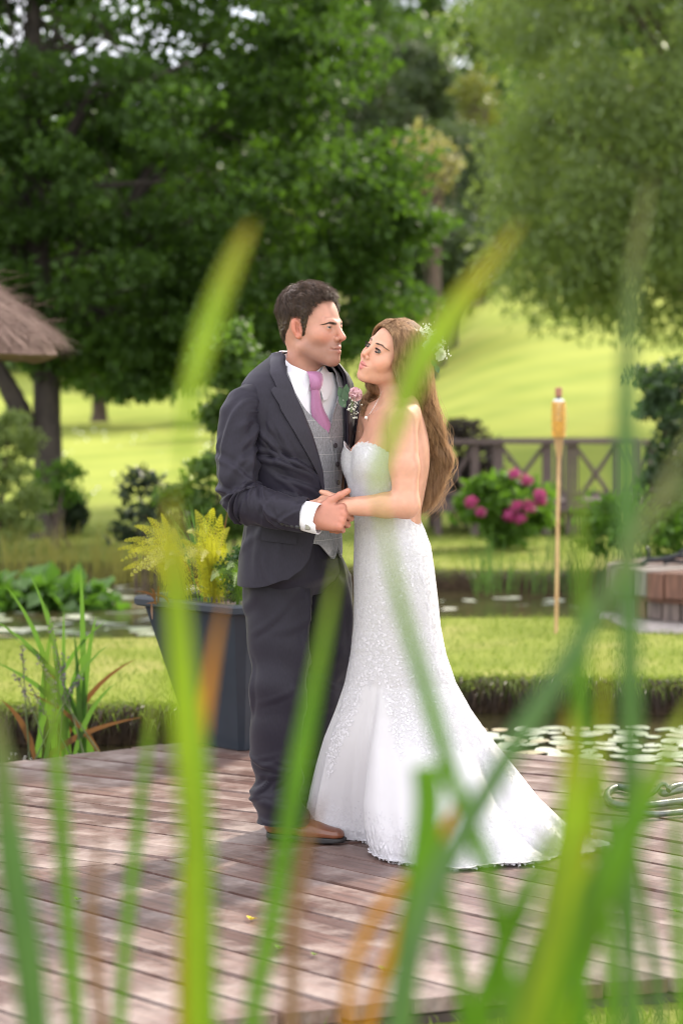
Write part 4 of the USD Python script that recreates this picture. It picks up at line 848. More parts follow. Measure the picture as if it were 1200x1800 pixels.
h = h + creases(ua, g[:, 2], 10, (-.22, -.10), (1.10, 1.24), (-.5, .25), .007, 5, .009, .10) + creases(ua, g[:, 2], 8, (-.36, -.16), (1.24, 1.40), (1.9, .4), .006, 6, .010, .08) + creases(ua, g[:, 2], 8, (-.4, -.1), (.88, 1.06), (1.5, .4), .004, 7, .012, .09)
jk = obj('jacket', solid(g + nn * h[:, None], len(zs), n, .004), 'suit_cloth', groom, smooth=50)
# sleeves
def sleeve(S, E, Wr, r, seed, end=.93, n=170, seg=90):
    S0 = S + np.array([.05, .035, .022]) if seed == 1 else S + np.array([-.05, -.035, .022])
    W1 = E + (Wr - E) * end; c = cr([S0, S * .9 + E * .1, S * .5 + E * .5 + np.array([-.010 if seed == 1 else .012, 0, 0]), E * .93 + S * .07, E * .84 + W1 * .16 , E * .5 + W1 * .5 + np.array([0, 0, -.004]), W1], n)
    R_ = cr(r, n); t, a, b = frames(c); th = np.arange(seg) / seg * 2 * np.pi
    s = np.linspace(0, 1, n)[:, None]; ang = th[None]
    bend = np.exp(-((s - .60) / .12) ** 2); up = np.exp(-((s - .30) / .15) ** 2); lo = np.exp(-((s - .84) / .12) ** 2)
    uu = s * .60 + 0 * ang; vv = ((ang + 4.0 + 1.7 * seed) % (2 * np.pi) - np.pi) * .062 + 0 * s
    d = creases(uu, vv, 34, (.27, .44), (-.2, .2), (1.35, .35), .0085, seed + 1, .008, .07) + creases(uu, vv, 22, (.05, .26), (-.2, .2), (1.0, .5), .0055, seed + 2, .010, .08) + creases(uu, vv, 16, (.44, .6), (-.2, .2), (1.3, .5), .004, seed + 3, .008, .06)
    w = (meshkit.noise(np.stack([np.cos(ang) * 2 + 0 * s, np.sin(ang) * 2 + 0 * s, s * 9 + 0 * ang], -1), seed + 20) - .5) * .007
    rr = R_[:, None] + d + w
    v = (c[:, None] + rr[..., None] * (np.cos(ang)[..., None] * a[:, None] + np.sin(ang)[..., None] * b[:, None])).reshape(-1, 3)
    return solid(v, n, seg, .004, True), c, R_
(sm, sc_, sr_) = sleeve(G_SHO[0], G_ELB[0], G_WRI[0], [.050, .0615, .064, .064, .064, .059, .053], 1)
sl = obj('sleeve', sm, 'suit_cloth', jk, smooth=60)
(sm2, _, _) = sleeve(G_SHO[1], G_ELB[1], G_WRI[1], [.066, .074, .072, .066, .064, .058, .052], 2); obj('sleeve', sm2, 'suit_cloth', jk, smooth=60)
ax = unit(G_WRI[0] - G_ELB[0]); W1 = sc_[-1]
for k in range(4):
    p = W1 - ax * (.020 + .017 * k) + np.array([-.004, -.040, -.036]); b = trimesh.creation.icosphere(2, 1.); obj('button', (np.array(b.vertices) * [.0078, .0045, .0078] + p, np.array(b.faces)), 'button_black', jk, smooth=True)
# double shirt cuff with its link
cu = [W1 - ax * .03, W1 + ax * .004, W1 + ax * .030, W1 + ax * .044]
t_, a_, b_ = frames(np.array(cu)); th = np.arange(36) / 36 * 2 * np.pi
gcf = np.array([c + (r_ * (1 + .10 * np.exp(-((x - 0) ** 2)) * 0)) * (math.cos(x) * a_[k] + math.sin(x) * b_[k]) for k, (c, r_) in enumerate(zip(cu, (.044, .0475, .0485, .0480))) for x in th])
gcf[36 * 2:] += (gcf[36 * 2:, 2:3] < (W1[2] - .02)) * ax * .010
cf = obj('cuff', solid(gcf, 4, 36, .003, True), 'shirt_cloth', sh, smooth=40)
cl = box((.017, .006, .017), at=(0, 0, 0), ch=.002); obj('cufflink', (cl[0] @ np.array([[.98, 0, -.15], [0, 1, 0], [.15, 0, .98]]) + W1 + ax * .016 + np.array([-.006, -.041, -.030]), cl[1]), 'pewter', sh)
# lapels: the near one with its peak, the far one, and the collar behind the neck
def lapel(side):
    e = (lambda z: na(z)) if side < 0 else (lambda z: fa(z)); rows = []; n = 9
    zl = np.r_[np.linspace(1.585, 1.455, 16), np.linspace(1.45, 1.13, 34)]
    for z in zl:
        wide = np.interp(z, [1.13, 1.18, 1.30, 1.40, 1.448, 1.452, 1.475, 1.50, 1.56, 1.60], [.0, .07, .24, .36, .46, .30, .32, .36, .50, .55]) * (1 if side < 0 else .85)
        a0 = e(z) - side * (-.015); a = a0 + side * np.linspace(-.02, wide, n); up = np.interp(np.linspace(0, 1, n), [0, .15, 1], [.010, .013, .006]) * np.interp(z, [1.13, 1.2, 1.6], [.4, 1, 1.1])
        zz = z + np.linspace(0, 1, n) * np.interp(z, [1.13, 1.3, 1.44, 1.449, 1.455, 1.6], [0, .0, .022, .026, .012, -.005])
        rows.append(g_ring(zz, a, (.018 if side < 0 else .009) + up * (1 if side < 0 else .6)))
    g = np.array(rows).reshape(-1, 3); return solid(g if side < 0 else g.reshape(len(zl), n, 3)[:, ::-1].reshape(-1, 3), len(zl), n, .005)
obj('lapel', lapel(-1), 'lapel_cloth', jk, smooth=30); obj('lapel', lapel(1), 'lapel_cloth', jk, smooth=30)
rows = []
for a in np.linspace(1.45, 2 * np.pi - 1.30, 44):
    fr = abs(math.sin(a / 2)); zt = 1.552 + .030 * float(smooth01(.45, 1, fr)); rows.append([g_ring(np.array([zt]), np.array([a]), o)[0] + [0, 0, dz] for o, dz in ((.002, -.004), (.008, .006), (.017, -.002), (.024, -.018), (.032, -.034))])
obj('jacket_collar', solid(np.array(rows).reshape(-1, 3), 44, 5, .004), 'lapel_cloth', jk, smooth=60)
def patch(z0, z1, a0, a1, lift, th=.003, n=12, tilt=0.):
    g = np.array([[g_ring(np.array([z + tilt * (a - a0)]), np.array([a]), lift)[0] for a in np.linspace(a0, a1, n)] for z in np.linspace(z0, z1, 5)]).reshape(-1, 3); return solid(g, 5, n, th)
obj('pocket_flap', patch(1.035, .985, -1.62, -.98, .024, tilt=-.02), 'suit_cloth', jk, smooth=40)
obj('breast_pocket', patch(1.352, 1.325, .85, 1.30, .020), 'suit_cloth', jk, smooth=40)
p = g_ring(np.array([1.128]), np.array([na(1.128) - .06]), .020)[0]; b = trimesh.creation.icosphere(2, 1.); obj('button', (np.array(b.vertices) * [.011, .006, .011] + p, np.array(b.faces)), 'button_black', jk, smooth=True)
# shoes
def shoe_at(o, yaw):
    d = np.array([math.cos(yaw), math.sin(yaw), 0]); s = np.array([-d[1], d[0], 0]); F = Frame(o, d, s, (0, 0, 1))
    def upper(q):
        a = rc(q, (.02, 0, .050), (.03, 0, .075), .036, .034); a = smin(a, rc(q * [1, 1, 1.15], (.03, 0, .048), (.15, .004, .040), .037, .036), .03); a = smin(a, rc(q * [1, 1, 1.5], (.15, .004, .050), (.232, .0, .044), .040, .030), .03)
        seam = np.abs(np.linalg.norm((q - [.085, 0, .0]) * [1, 0, 1], axis=1) - .062); a = a + .0012 * np.exp(-(seam / .0022) ** 2) + .0010 * np.exp(-((q[:, 0] - .185 + .3 * q[:, 2]) / .0022) ** 2)
        return smax(smax(a, .018 - q[:, 2], .003), q[:, 2] - .105, .004)
    foot = lambda q: np.minimum(rc(q * [1, 1, 0], (.025, 0, 0), (.16, .004, 0), .037, .043), rc(q * [1, 1, 0], (.16, .004, 0), (.238, 0, 0), .043, .031))
    def sole(q): return np.maximum(np.maximum(foot(q), q[:, 2] - .019), np.where(q[:, 0] < .075, .001 - q[:, 2], .008 + .006 * smooth01(.2, .27, q[:, 0]) - q[:, 2] - .006 * smooth01(.075, .13, q[:, 0])))
    a = sdf_mesh(upper, (-.04, -.07, 0), (.30, .07, .13), .003); b = sdf_mesh(sole, (-.04, -.07, -.006), (.30, .07, .04), .003); return (F.out(a[0]), a[1]), (F.out(b[0]), b[1])
for o, yw in (((-.232, 6.515, .0), -.42), ((-.165, 6.75, .0), -.35)):
    u, s = shoe_at(o, yw); sp = obj('shoe', u, 'leather_tan', groom, smooth=True); obj('sole', s, 'sole_black', sp, smooth=40)
# buttonhole on the far lapel: pink rose, eucalyptus leaves, white filler
leafy('eucalyptus', [(.10, .17, .11), (.15, .23, .15)], trans=.2); leafy('rose_pink', [(.80, .55, .58), (.85, .66, .66), (.72, .42, .48)], trans=.3, tcol=(1, 1, 1)); leafy('white_petal', [(.80, .80, .72), (.85, .85, .80)], trans=.3, tcol=(1, 1, 1))
plain('twig_green', (.10, .13, .05), rough=.6)
bo = P(617, 697, 6.30); bh = obj('buttonhole', tube([bo + [0, 0, -.05], bo + [.004, .01, -.02], bo + [0, .01, 0]], .004, 8), 'twig_green', groom)
r = np.random.default_rng(41); n = 150; d = unit(r.normal(0, 1, (n, 3))); lay = np.linspace(.2, 1, n)[:, None]
obj('rose', leaves(bo + [.012, 0, .008] + d * .016 * lay, unit(np.cross(d, r.normal(0, 1, (n, 3)))), d, .020, .020, .3), 'rose_pink', bh)
for px, py, dx in ((599, 690, -.3), (606, 695, -.1), (601, 706, -.6), (608, 686, .1)):
    c = P(px, py, 6.29); L_ = .042; a = np.linspace(0, 1, 8)[:, None]; b = np.linspace(-1, 1, 5)[None]
    w = .0115 * np.sin(np.pi * np.clip(a, .01, .99) ** .8) ** .9 * b; up = np.array([dx, -.2, 1.]); up = unit(up); sd = unit(np.cross(up, [0, -1., .2])); g = c - up * L_ * .5 + a[..., None] * up * L_ + w[..., None] * sd + (.25 * np.abs(w))[..., None] * np.array([0, -1., 0])
    obj('leaf', solid(g.reshape(-1, 3), 8, 5, .0008), 'eucalyptus', bh, smooth=True)
n = 60; c = bo + [.006, -.01, -.035] + r.normal(0, 1, (n, 3)) * [.012, .010, .020]; d = r.normal(0, 1, (n, 3)); obj('filler_flowers', leaves(c, d, r.normal(0, 1, (n, 3)), .007, .006), 'white_petal', bh, kind='stuff')
# ---------------------------------------------------------------- the bride
HB = Frame((.158, 6.40, 1.576), (-.5, .794, .345), (-.757, -.595, .27), (.42, -.126, .90), .955)
th_b = math.radians(66); BF = np.array([-math.sin(th_b), -math.cos(th_b), 0]); BL = np.array([math.cos(th_b), -math.sin(th_b), 0]); BC = np.array([.168, 6.40, 0])
B = lambda l, f, z: BC + BL * l + BF * f + np.array([0, 0, z])
b_sho, b_elb, b_wri = np.array([.190, 6.258, 1.368]), np.array([.202, 6.225, 1.102]), np.array([.020, 6.225, 1.098])
b_sho2, b_elb2, b_wri2 = B(-.155, 0, 1.375), np.array([.06, 6.60, 1.12]), np.array([-.02, 6.62, 1.18])
bride = thing('person', 'woman in white strapless lace wedding gown gazing up at the groom', 'person', (.16, 6.4, 0))
skin_b, lip_b = (.53, .275, .185), (.46, .150, .140)
hxb = basis((-.99, .12, .04), (-.1, -.55, .83)); FB = Frame(b_wri, hxb[0], -hxb[1], hxb[2], .92)
def bride_sdf(p):
    q = HB.to(p); d = head_sdf(q, 'f')
    nb = B(.0, -.012, 1.425); nk = rc(p, HB.out((0, -.034, -.055)), nb, .047, .050)
    d = smin(d, nk, .022)
    t = ell((p - BC) @ np.stack([BL, BF, [0, 0, 1]]).T, (0, -.006, 1.25), (.132, .104, .20))
    loc = (p - BC) @ np.stack([BL, BF, [0, 0, 1]]).T; ab = np.abs(loc * [1, 0, 0]) + loc * [0, 1, 1]
    t = smin(t, rc(ab, (0, -.010, 1.370), (.110, .015, 1.368), .054, .043), .05)
    t = smin(t, rc(ab, (.02, -.03, 1.44), (.115, .0, 1.392), .034, .026), .04)
    t = smin(t, rc(ab, (.018, .050, 1.392), (.125, .020, 1.408), .008, .009), .022)
    t = smax(t, -ell(ab, (.0, .066, 1.425), (.020, .018, .022)), .02)
    t = smin(t, sph(ab, (.060, .070, 1.238), .060), .035)
    t = smin(t, ell(loc, (0, 0, 1.08), (.105, .075, .13)), .05); t = smin(t, ell(loc, (0, -.012, .91), (.120, .085, .15)), .06)
    d = smin(d, t, .020)
    for s, e, w in ((b_sho, b_elb, b_wri), (b_sho2, b_elb2, b_wri2)):
        a = rc(p, s, s * .45 + e * .55, .0485, .0450); a = smin(a, rc(p, s * .45 + e * .55, e, .0450, .0395), .02); a = smin(a, rc(p, e, e * .65 + w * .35, .041, .0385), .02); a = smin(a, rc(p, e * .65 + w * .35, w, .0385, .0265), .015)
        d = smin(d, a, .018)
    return smin(d, hand_sdf(FB.to(p), finger_curl=[(25, 20, 15), (28, 22, 15), (30, 25, 15), (34, 28, 18)]), .010)
lo_b = 1.02
bv1, bf1 = sdf_mesh(bride_sdf, HB.o - [.13, .14, .155], HB.o + [.14, .14, .14], .0020)
bv2, bf2 = sdf_mesh(bride_sdf, (-.20, 6.08, lo_b), (.40, 6.70, 1.50), .0042)
cut = 1.462
hd = lambda v: ((v[:, 2] > cut - .001))
bv1, bf1 = trim(bv1, bf1, lambda v: v[:, 2] > cut - .0015); bv2, bf2 = trim(bv2, bf2, lambda v: v[:, 2] < cut + .0025)
def legs_sdf(p):
    loc = (p - BC) @ np.stack([BL, BF, [0, 0, 1]]).T; d = ell(loc, (0, -.012, .91), (.115, .08, .16))
    for l in (.055, -.055): d = smin(d, rc(loc, (l, 0, .86), (l, .01, .48), .06, .042), .04); d = smin(d, rc(loc, (l, .01, .48), (l, -.01, .10), .046, .030), .02)
    return d
bv3, bf3 = sdf_mesh(legs_sdf, (-.05, 6.15, .0), (.40, 6.65, 1.04), .011)
bq = HB.to(bv1); tint2 = np.tile(skin_b, (len(bv2), 1)) * (1 - .10 * (meshkit.noise(bv2 * 14, 3) - .5))[:, None]
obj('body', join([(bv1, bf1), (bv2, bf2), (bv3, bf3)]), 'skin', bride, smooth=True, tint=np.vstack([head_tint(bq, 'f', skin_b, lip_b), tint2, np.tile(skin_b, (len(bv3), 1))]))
for s in (1, -1):
    v, f, c = eye_mesh(HB, s, (-.10 if s > 0 else -.22, 1, .12), (.10, .085, .06)); obj('eye', (v, f), 'eye_look', bride, smooth=True, tint=c)
r = np.random.default_rng(51)
ST, WD = brow_strands(bq, r, (.0205, .0215), 110, .005); strand_look('brow_brown', (.06, .035, .022), (.11, .065, .04), trans=0.)
tag(curves('eyebrows', [HB.out(a) for a in ST], WD, 'brow_brown', bride), kind='stuff')
ST, WD = [], []
for s in (1, -1):
    for lid, n, dz in ((1, 70, 1), (-1, 34, -1)):
        for t in np.linspace(-1, 1, n):
            x = .0322 + .0128 * t; z = (.0040 if lid > 0 else -.0042) * math.sqrt(max(0, 1 - t * t * .96)) + .06 * (x - .032); y = .0675 + math.sqrt(max(.0001, .0146**2 - (x - .032)**2 - z**2)) - .0004
            a = np.array([s * x, y, z]); d = np.array([s * t * .5, 1.0, .35 * dz]) * (.0072 if lid > 0 else .004); ST.append(np.array([a, a + d * .5, a + d + [0, 0, .0024 * dz]])); WD.append(np.array([.0009, .0007, .0003]))
plain('lash_black', (.015, .01, .01), rough=.5)
tag(curves('eyelashes', [HB.out(a) for a in ST], WD, 'lash_black', bride), kind='stuff')

# the gown: a loft from the sweetheart neckline to the train
ROWS = [  # photo row y, left and right edge of the gown there, its depth towards and away from the camera
    (800, 609, 737, .150, .135), (830, 608, 735, .150, .13), (860, 613, 731, .135, .12), (900, 621, 733, .120, .115), (930, 623, 746, .130, .125), (960, 622, 757, .145, .135), (1000, 621, 763, .15, .145), (1050, 622, 769, .145, .145),
    (1100, 621, 774, .135, .14), (1150, 616, 784, .13, .14), (1200, 606, 801, .13, .15), (1250, 589, 829, .15, .18), (1300, 570, 865, .18, .24), (1350, 557, 905, .22, .31), (1400, 546, 943, .26, .37), (1440, 539, 985, .30, .42), (1466, 536, 1020, .325, .445), (1480, 535, 1058, .335, .46)]
SC = FPX / 6.4
rz = np.array([EYE - (a[0] - 703) / SC for a in ROWS]); rz[-1] = .004
rx0, rx1 = np.array([(a[1] - 600) / SC for a in ROWS]), np.array([(a[2] - 600) / SC for a in ROWS]); rdn, rdf = np.array([a[3] for a in ROWS]), np.array([a[4] for a in ROWS])
HEM = [(0, -.120, 6.520), (.35, -.070, 6.478), (.70, .010, 6.470), (.95, .066, 6.468), (1.04, .082, 6.40), (1.10, .086, 6.30), (1.20, .150, 6.180), (1.38, .235, 6.110), (1.62, .385, 6.070), (1.90, .510, 6.105), (2.25, .665, 6.20), (2.7, .800, 6.285), (3.14, .850, 6.375), (3.7, .80, 6.52), (4.3, .62, 6.70), (4.9, .38, 6.83), (5.4, .12, 6.84), (5.9, -.07, 6.70), (2 * math.pi, -.120, 6.520)]
hp = np.array(HEM); NP = 260; phi = np.arange(NP) / NP * 2 * np.pi
hem_x, hem_y = np.interp(phi, hp[:, 0], hp[:, 1]), np.interp(phi, hp[:, 0], hp[:, 2])
def rollsmooth(a, k=3):
    for _ in range(k): a = (np.roll(a, 1) + 2 * a + np.roll(a, -1)) / 4
    return a
hem_x, hem_y = rollsmooth(hem_x), rollsmooth(hem_y)
def gown_ring(z):
    it = lambda a: np.interp(z, rz[::-1], a[::-1])
    x0, x1, dn, df = it(rx0), it(rx1), it(rdn), it(rdf); c, hw = (x0 + x1) / 2, (x1 - x0) / 2
    k = float(smooth01(.72, 0, z)) ** 1.25
    s = -np.sin(phi); ex = c - hw * np.cos(phi); cyy = 6.40 + .0 * z
    ey = cyy + np.where(s < 0, dn, df) * np.sign(s) * np.abs(s) ** .95
    h0, h1 = hem_x.min(), hem_x.max(); hx_ = x0 + (hem_x - h0) / (h1 - h0) * (x1 - x0)
    hyy = cyy + (hem_y - 6.42) * np.interp(z, rz[::-1], (np.r_[rdn[:-1] * 0, 1] * 0 + (rdn + rdf) / (rdn + rdf)[-1])[::-1])
    x, y = ex * (1 - k) + hx_ * k, ey * (1 - k) + hyy * k
    return np.stack([x, y], -1)
FK = np.random.default_rng(52); fold_ph = [(FK.integers(5, 17), FK.uniform(0, 6.28), FK.uniform(.4, 1)) for _ in range(7)]
# neckline height round the ring: sweetheart dip at the front, lower at the back
def local_angle(xy):
    d = xy - BC[:2]; return np.arctan2(d @ BL[:2], d @ BF[:2])          # 0 at the bride's front, positive to her left (near side)
top_a = local_angle(gown_ring(1.24))
def neck_top(a):
    a = np.abs(a); return np.interp(a, [0, .12, .45, .75, 1.15, 1.6, 2.3, 3.15], [1.258, 1.264, 1.292, 1.286, 1.245, 1.215, 1.185, 1.175])
nt = rollsmooth(neck_top(top_a), 4)
vs_ = np.r_[np.linspace(0, .28, 26), np.linspace(.285, .62, 50), np.linspace(.625, 1, 90)]
rows = []
for v in vs_:
    if v <= .28: z = nt + (1.05 - nt) * (v / .28)
    else: z = np.full(NP, 1.05 + (.004 - 1.05) * ((v - .28) / .72))
    if v <= .28:
        xy = np.empty((NP, 2)); lv = np.linspace(1.04, 1.30, 14); tab = np.stack([gown_ring(q) for q in lv]); i = np.clip((z - 1.04) / .02, 0, 12.999); k = i.astype(int); f = (i - k)[:, None]; xy = tab[k, np.arange(NP)] * (1 - f) + tab[k + 1, np.arange(NP)] * f
        a = local_angle(xy); d = unit(xy - BC[:2])                       # bust
        for s in (1, -1):
            xy = xy + d * (.020 * np.exp(-((a - s * .62) / .42) ** 2 - ((z - 1.238) / .055) ** 2))[:, None]
        xy = xy - d * (.012 * np.exp(-((a) / .17) ** 2 - ((z - 1.25) / .06) ** 2))[:, None]
    else: xy = gown_ring(z[0])
    low = smooth01(.50, 0, z); cen = xy.mean(0); d = unit(xy - cen)
    w = sum(a * np.sin(n * phi + p + 1.5 * low) for n, p, a in fold_ph) / 3.2
    keep = np.exp(-((phi - 1.07) / .10) ** 2)
    xy = xy + d * (.024 * low ** 1.3 * (np.sign(w) * np.abs(w) ** .8) * (1 - keep))[:, None]
    lowf = float(np.mean(smooth01(.62, .10, z))); xy = xy - d * (.034 * lowf * np.exp(-((phi - 1.04 - .10 * (1 - lowf)) / .05) ** 2) - .014 * lowf * np.exp(-((phi - 1.20 - .08 * (1 - lowf)) / .08) ** 2))[:, None]
    puddle = smooth01(.05, 0, z) * (smooth01(1.2, 1.5, phi) * smooth01(4.2, 3.4, phi))
    zz = z + .010 * puddle * (meshkit.noise(np.c_[xy * 14, z * 0 + 1], 6) - .2)
    rows.append(np.c_[xy, zz])
GV = np.array(rows); nv_ = len(vs_); gflat = GV.reshape(-1, 3)
gf_ = grid_faces(nv_, NP, True); gn = normals(gflat, gf_)
if (gn * (gflat - np.array([.2, 6.42, .6])) * [1, 1, 0]).sum() < 0: GV = GV[:, ::-1]; phi_g = phi[::-1]; gflat = GV.reshape(-1, 3); gn = normals(gflat, gf_)
else: phi_g = phi
gn3 = gn.reshape(nv_, NP, 3)
def lacey(name, col, rough, fine, bump, trans):
    c = np.array(col)
    look(name, {'g': ('texture_coordinate', {}), 'v': ('voronoi_texture', {'scale': fine, 'feature': 'smooth_f1', 'smoothness': .4}), 'n': ('noise_texture', {'scale': fine * 1.7, 'detail': 5., 'roughness': .7, 'distortion': 2.2}), 'a': ('attribute', {'attribute': 'lace'}),
                'mu': ('math', {'math_type': 'multiply'}), 'ad': ('math', {'math_type': 'add'}), 'r': ('rgb_ramp', {'ramp': [(.25, c * .84), (.62, c)]}), 'mx': ('mix_color', {'a': c}), 'b': ('bump', {'strength': .9, 'distance': bump}),
                'p': ('principled_bsdf', {'roughness': rough, 'sheen_weight': .35, 'specular_ior_level': .3}), 't': ('translucent_bsdf', {'color': c}), 'm': ('mix_closure', {'fac': trans})},
         [('g.object', 'v.vector'), ('g.object', 'n.vector'), ('v.distance', 'ad.value1'), ('n.fac', 'ad.value2'), ('ad.value', 'mu.value1'), ('a.fac', 'mu.value2'), ('mu.value', 'b.height'), ('b.normal', 'p.normal'),
          ('n.fac', 'r.fac'), ('a.fac', 'mx.fac'), ('r.color', 'mx.b'), ('mx.result', 'p.base_color'), ('p.BSDF', 'm.closure1'), ('t.BSDF', 'm.closure2')], surface='m.closure')
lacey('gown_satin', (.76, .745, .77), .55, 110., .0015, .08)
plain('lace_white', (.63, .615, .64), rough=.8, var=.03, scale=60, spec=.15)
# lace covers the body of the gown and trails down into the skirt in tongues
trail = .62 - .36 * np.clip(meshkit.fbm(np.c_[np.cos(phi_g) * 2.2, np.sin(phi_g) * 2.2, 0 * phi_g], 3, 5) * 2.2 - .55, 0, 1)
lace = smooth01(-.06, .05, GV[..., 2] - trail[None]); lace = np.maximum(lace, smooth01(.075, .03, GV[..., 2]) * .7)
v2 = np.vstack([gflat, gflat - gn * .003]); N = len(gflat); f2 = [gf_, gf_[:, ::-1] + N]
for ids, fl in ((np.arange(NP), 1), ((nv_ - 1) * NP + np.arange(NP), 0)):
    a, b = (ids, np.roll(ids, -1)) if fl == 0 else (np.roll(ids, -1), ids); f2.append(np.vstack([np.stack([a, a + N, b], 1), np.stack([b, a + N, b + N], 1)]))
gown = obj('gown', (v2, np.vstack(f2)), 'gown_satin', bride, smooth=True, attrs={'lace': np.tile(lace.ravel(), 2)})
# raised lace flowers and sprigs
r = np.random.default_rng(53); tan = unit(np.roll(GV, -1, 1) - np.roll(GV, 1, 1)).reshape(-1, 3); lf = lace.ravel(); edge = np.exp(-((GV[..., 2] - trail[None]) / .10) ** 2).ravel(); hemw = smooth01(.16, .03, gflat[:, 2])
area = (np.linalg.norm(np.roll(GV, -1, 1) - GV, axis=2) * np.linalg.norm(np.gradient(GV, axis=0), axis=2)).ravel()
near = gn @ np.array([-.1, -1, .1]) > -.5
wgt = area * near * (.35 * (lf > .4) + 1.0 * edge * (lf > .05) + 1.1 * hemw * (r.uniform(0, 1, len(lf)) < .8)); idx = r.choice(len(gflat), 16000, p=wgt / wgt.sum())
pos, dr, nr, ln, wd = [], [], [], [], []
for i in idx:
    n, t = gn[i], tan[i]; b = np.cross(n, t); a0 = r.uniform(0, 6.28); sz = r.uniform(.0026, .0058); c = gflat[i] + n * .0008 + t * r.normal(0, .004) + b * r.normal(0, .004)
    if r.uniform() < .4:
        for k in range(5): a = a0 + k * 1.2566; d = t * math.cos(a) + b * math.sin(a); pos.append(c); dr.append(d + n * .03); nr.append(n); ln.append(sz); wd.append(sz * .75)
    else:
        ax_ = t * math.cos(a0) + b * math.sin(a0); sd = np.cross(n, ax_)
        for k in range(5): q = c + ax_ * (k - 2) * sz * .55; s_ = 1 if k % 2 else -1; pos.append(q); dr.append(ax_ * .6 + sd * s_ + n * .03); nr.append(n); ln.append(sz * .9); wd.append(sz * .45)
tag(obj('lace_flowers', leaves(np.array(pos), np.array(dr), np.array(nr), np.array(ln), np.array(wd), .03), 'lace_white', gown), kind='stuff')
def scallops(ring, out, n, w, up, name):
    """A row of small scallops hanging off a closed line."""
    P_ = np.vstack([ring, ring[:1]]); s = np.r_[0, np.cumsum(np.linalg.norm(np.diff(P_, axis=0), axis=1))]; m = int(s[-1] / w); O_ = np.vstack([out, out[:1]])
    t = np.linspace(0, s[-1], m * 6 + 1); c = np.stack([np.interp(t, s, P_[:, k]) for k in range(3)], 1); o = unit(np.stack([np.interp(t, s, O_[:, k]) for k in range(3)], 1)); sc = np.abs(np.sin(np.arange(len(t)) / 6 * np.pi)) ** .6
    g = np.stack([c - o * .004 - up * .004, c + o * .003 * sc[:, None], c + o * (n * (.35 + .65 * sc))[:, None] + up * (.15 * n)], 1)
    return solid(g.reshape(-1, 3), len(t), 3, .0012)
UPZ = np.array([0, 0, 1.])
bot = GV[-1]; bo_ = unit((bot - bot.mean(0)) * [1, 1, 0]); obj('hem_lace', scallops(bot + [0, 0, .004], bo_, .016, .044, UPZ * .4, 'hem'), 'lace_white', gown, smooth=60)
top = GV[0]; to_ = gn3[0] * .4 + UPZ; tm = np.abs(local_angle(top[:, :2])) < 2.2
obj('neckline_lace', scallops(top + gn3[0] * .001, to_, .008, .016, UPZ * 0, 'neck'), 'lace_white', gown, smooth=60)

# hair: a scalp cap, inner sheets for body, and long waved strands over them
az = np.degrees(np.arctan2(np.abs(bq[:, 0]), bq[:, 1] + .018)); line = np.interp(az, [0, 20, 40, 60, 75, 95, 120, 180], [.084, .082, .066, .038, .0, -.02, -.05, -.075])
e = bq[:, 2] - line; bn = normals(bv1, bf1); okc = (e > 0) & (bv1[:, 2] > cut + .004)
cv, cf = trim(bv1 + bn * (.0012 + .006 * smooth01(0, .03, e) + .006 * smooth01(.02, -.07, bq[:, 1]))[:, None], bf1, lambda v: okc)
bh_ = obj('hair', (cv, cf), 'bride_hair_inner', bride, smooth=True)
def scalp(d, off=.006):
    """World point where the direction d from the middle of her head leaves the skin, plus off."""
    d = unit(np.array(d, float)); t = np.linspace(.03, .16, 260); q = np.array([0, -.015, .02]) + d * t[:, None]; k = np.argmax(head_sdf(q, 'f') > off); return HB.out(q[k])
def guide(near, tail): return [scalp(d, .0105 + .002 * k) for k, d in enumerate(near)] + [P(*c) for c in tail]
GN = [guide([(.004, .093, .067), (-.050, .078, .046), (-.072, .050, -.004), (-.076, .034, -.050)], [(719, 704, 6.325), (740, 755, 6.38), (739, 820, 6.43), (734, 870, 6.44), (722, 910, 6.44)]),
      guide([(.006, .062, .092), (-.058, .046, .070), (-.086, .018, .018), (-.086, .004, -.045)], [(736, 712, 6.36), (756, 775, 6.41), (745, 830, 6.43), (744, 872, 6.43), (728, 914, 6.43)]),
      guide([(.006, .020, .105), (-.060, -.002, .080), (-.090, -.022, .018)], [(746, 670, 6.33), (757, 725, 6.38), (769, 785, 6.42), (757, 835, 6.44), (755, 870, 6.44), (736, 906, 6.44)]),
      guide([(.006, -.030, .100), (-.055, -.055, .070), (-.076, -.072, .010)], [(754, 662, 6.38), (760, 710, 6.41), (768, 745, 6.43), (780, 800, 6.44), (766, 840, 6.45), (764, 868, 6.45), (746, 897, 6.45)]),
      guide([(.004, -.072, .082), (-.025, -.092, .050)], [(757, 620, 6.44), (759, 665, 6.45), (762, 710, 6.45), (770, 750, 6.46), (782, 805, 6.47), (768, 845, 6.47), (763, 870, 6.47), (744, 898, 6.47)])]
GFAR = [guide([(-.002, .093, .067), (.048, .078, .048), (.072, .052, .0)], [(655, 650, 6.52), (650, 690, 6.50), (645, 716, 6.47), (650, 742, 6.48)]),
        guide([(.002, .055, .095), (.058, .035, .070), (.084, .005, .012)], [(664, 655, 6.56), (658, 695, 6.54), (652, 722, 6.52), (660, 755, 6.52)]),
        guide([(.002, -.03, .10), (.055, -.06, .065), (.070, -.075, .0)], [(690, 665, 6.57), (680, 705, 6.56), (676, 740, 6.55), (680, 775, 6.55)])]
def guide_grid(Gs, ns, nt):
    C = np.array([cr(np.array(g), nt) for g in Gs]); return np.array([cr(C[:, k], ns) for k in range(nt)]).transpose(1, 0, 2)
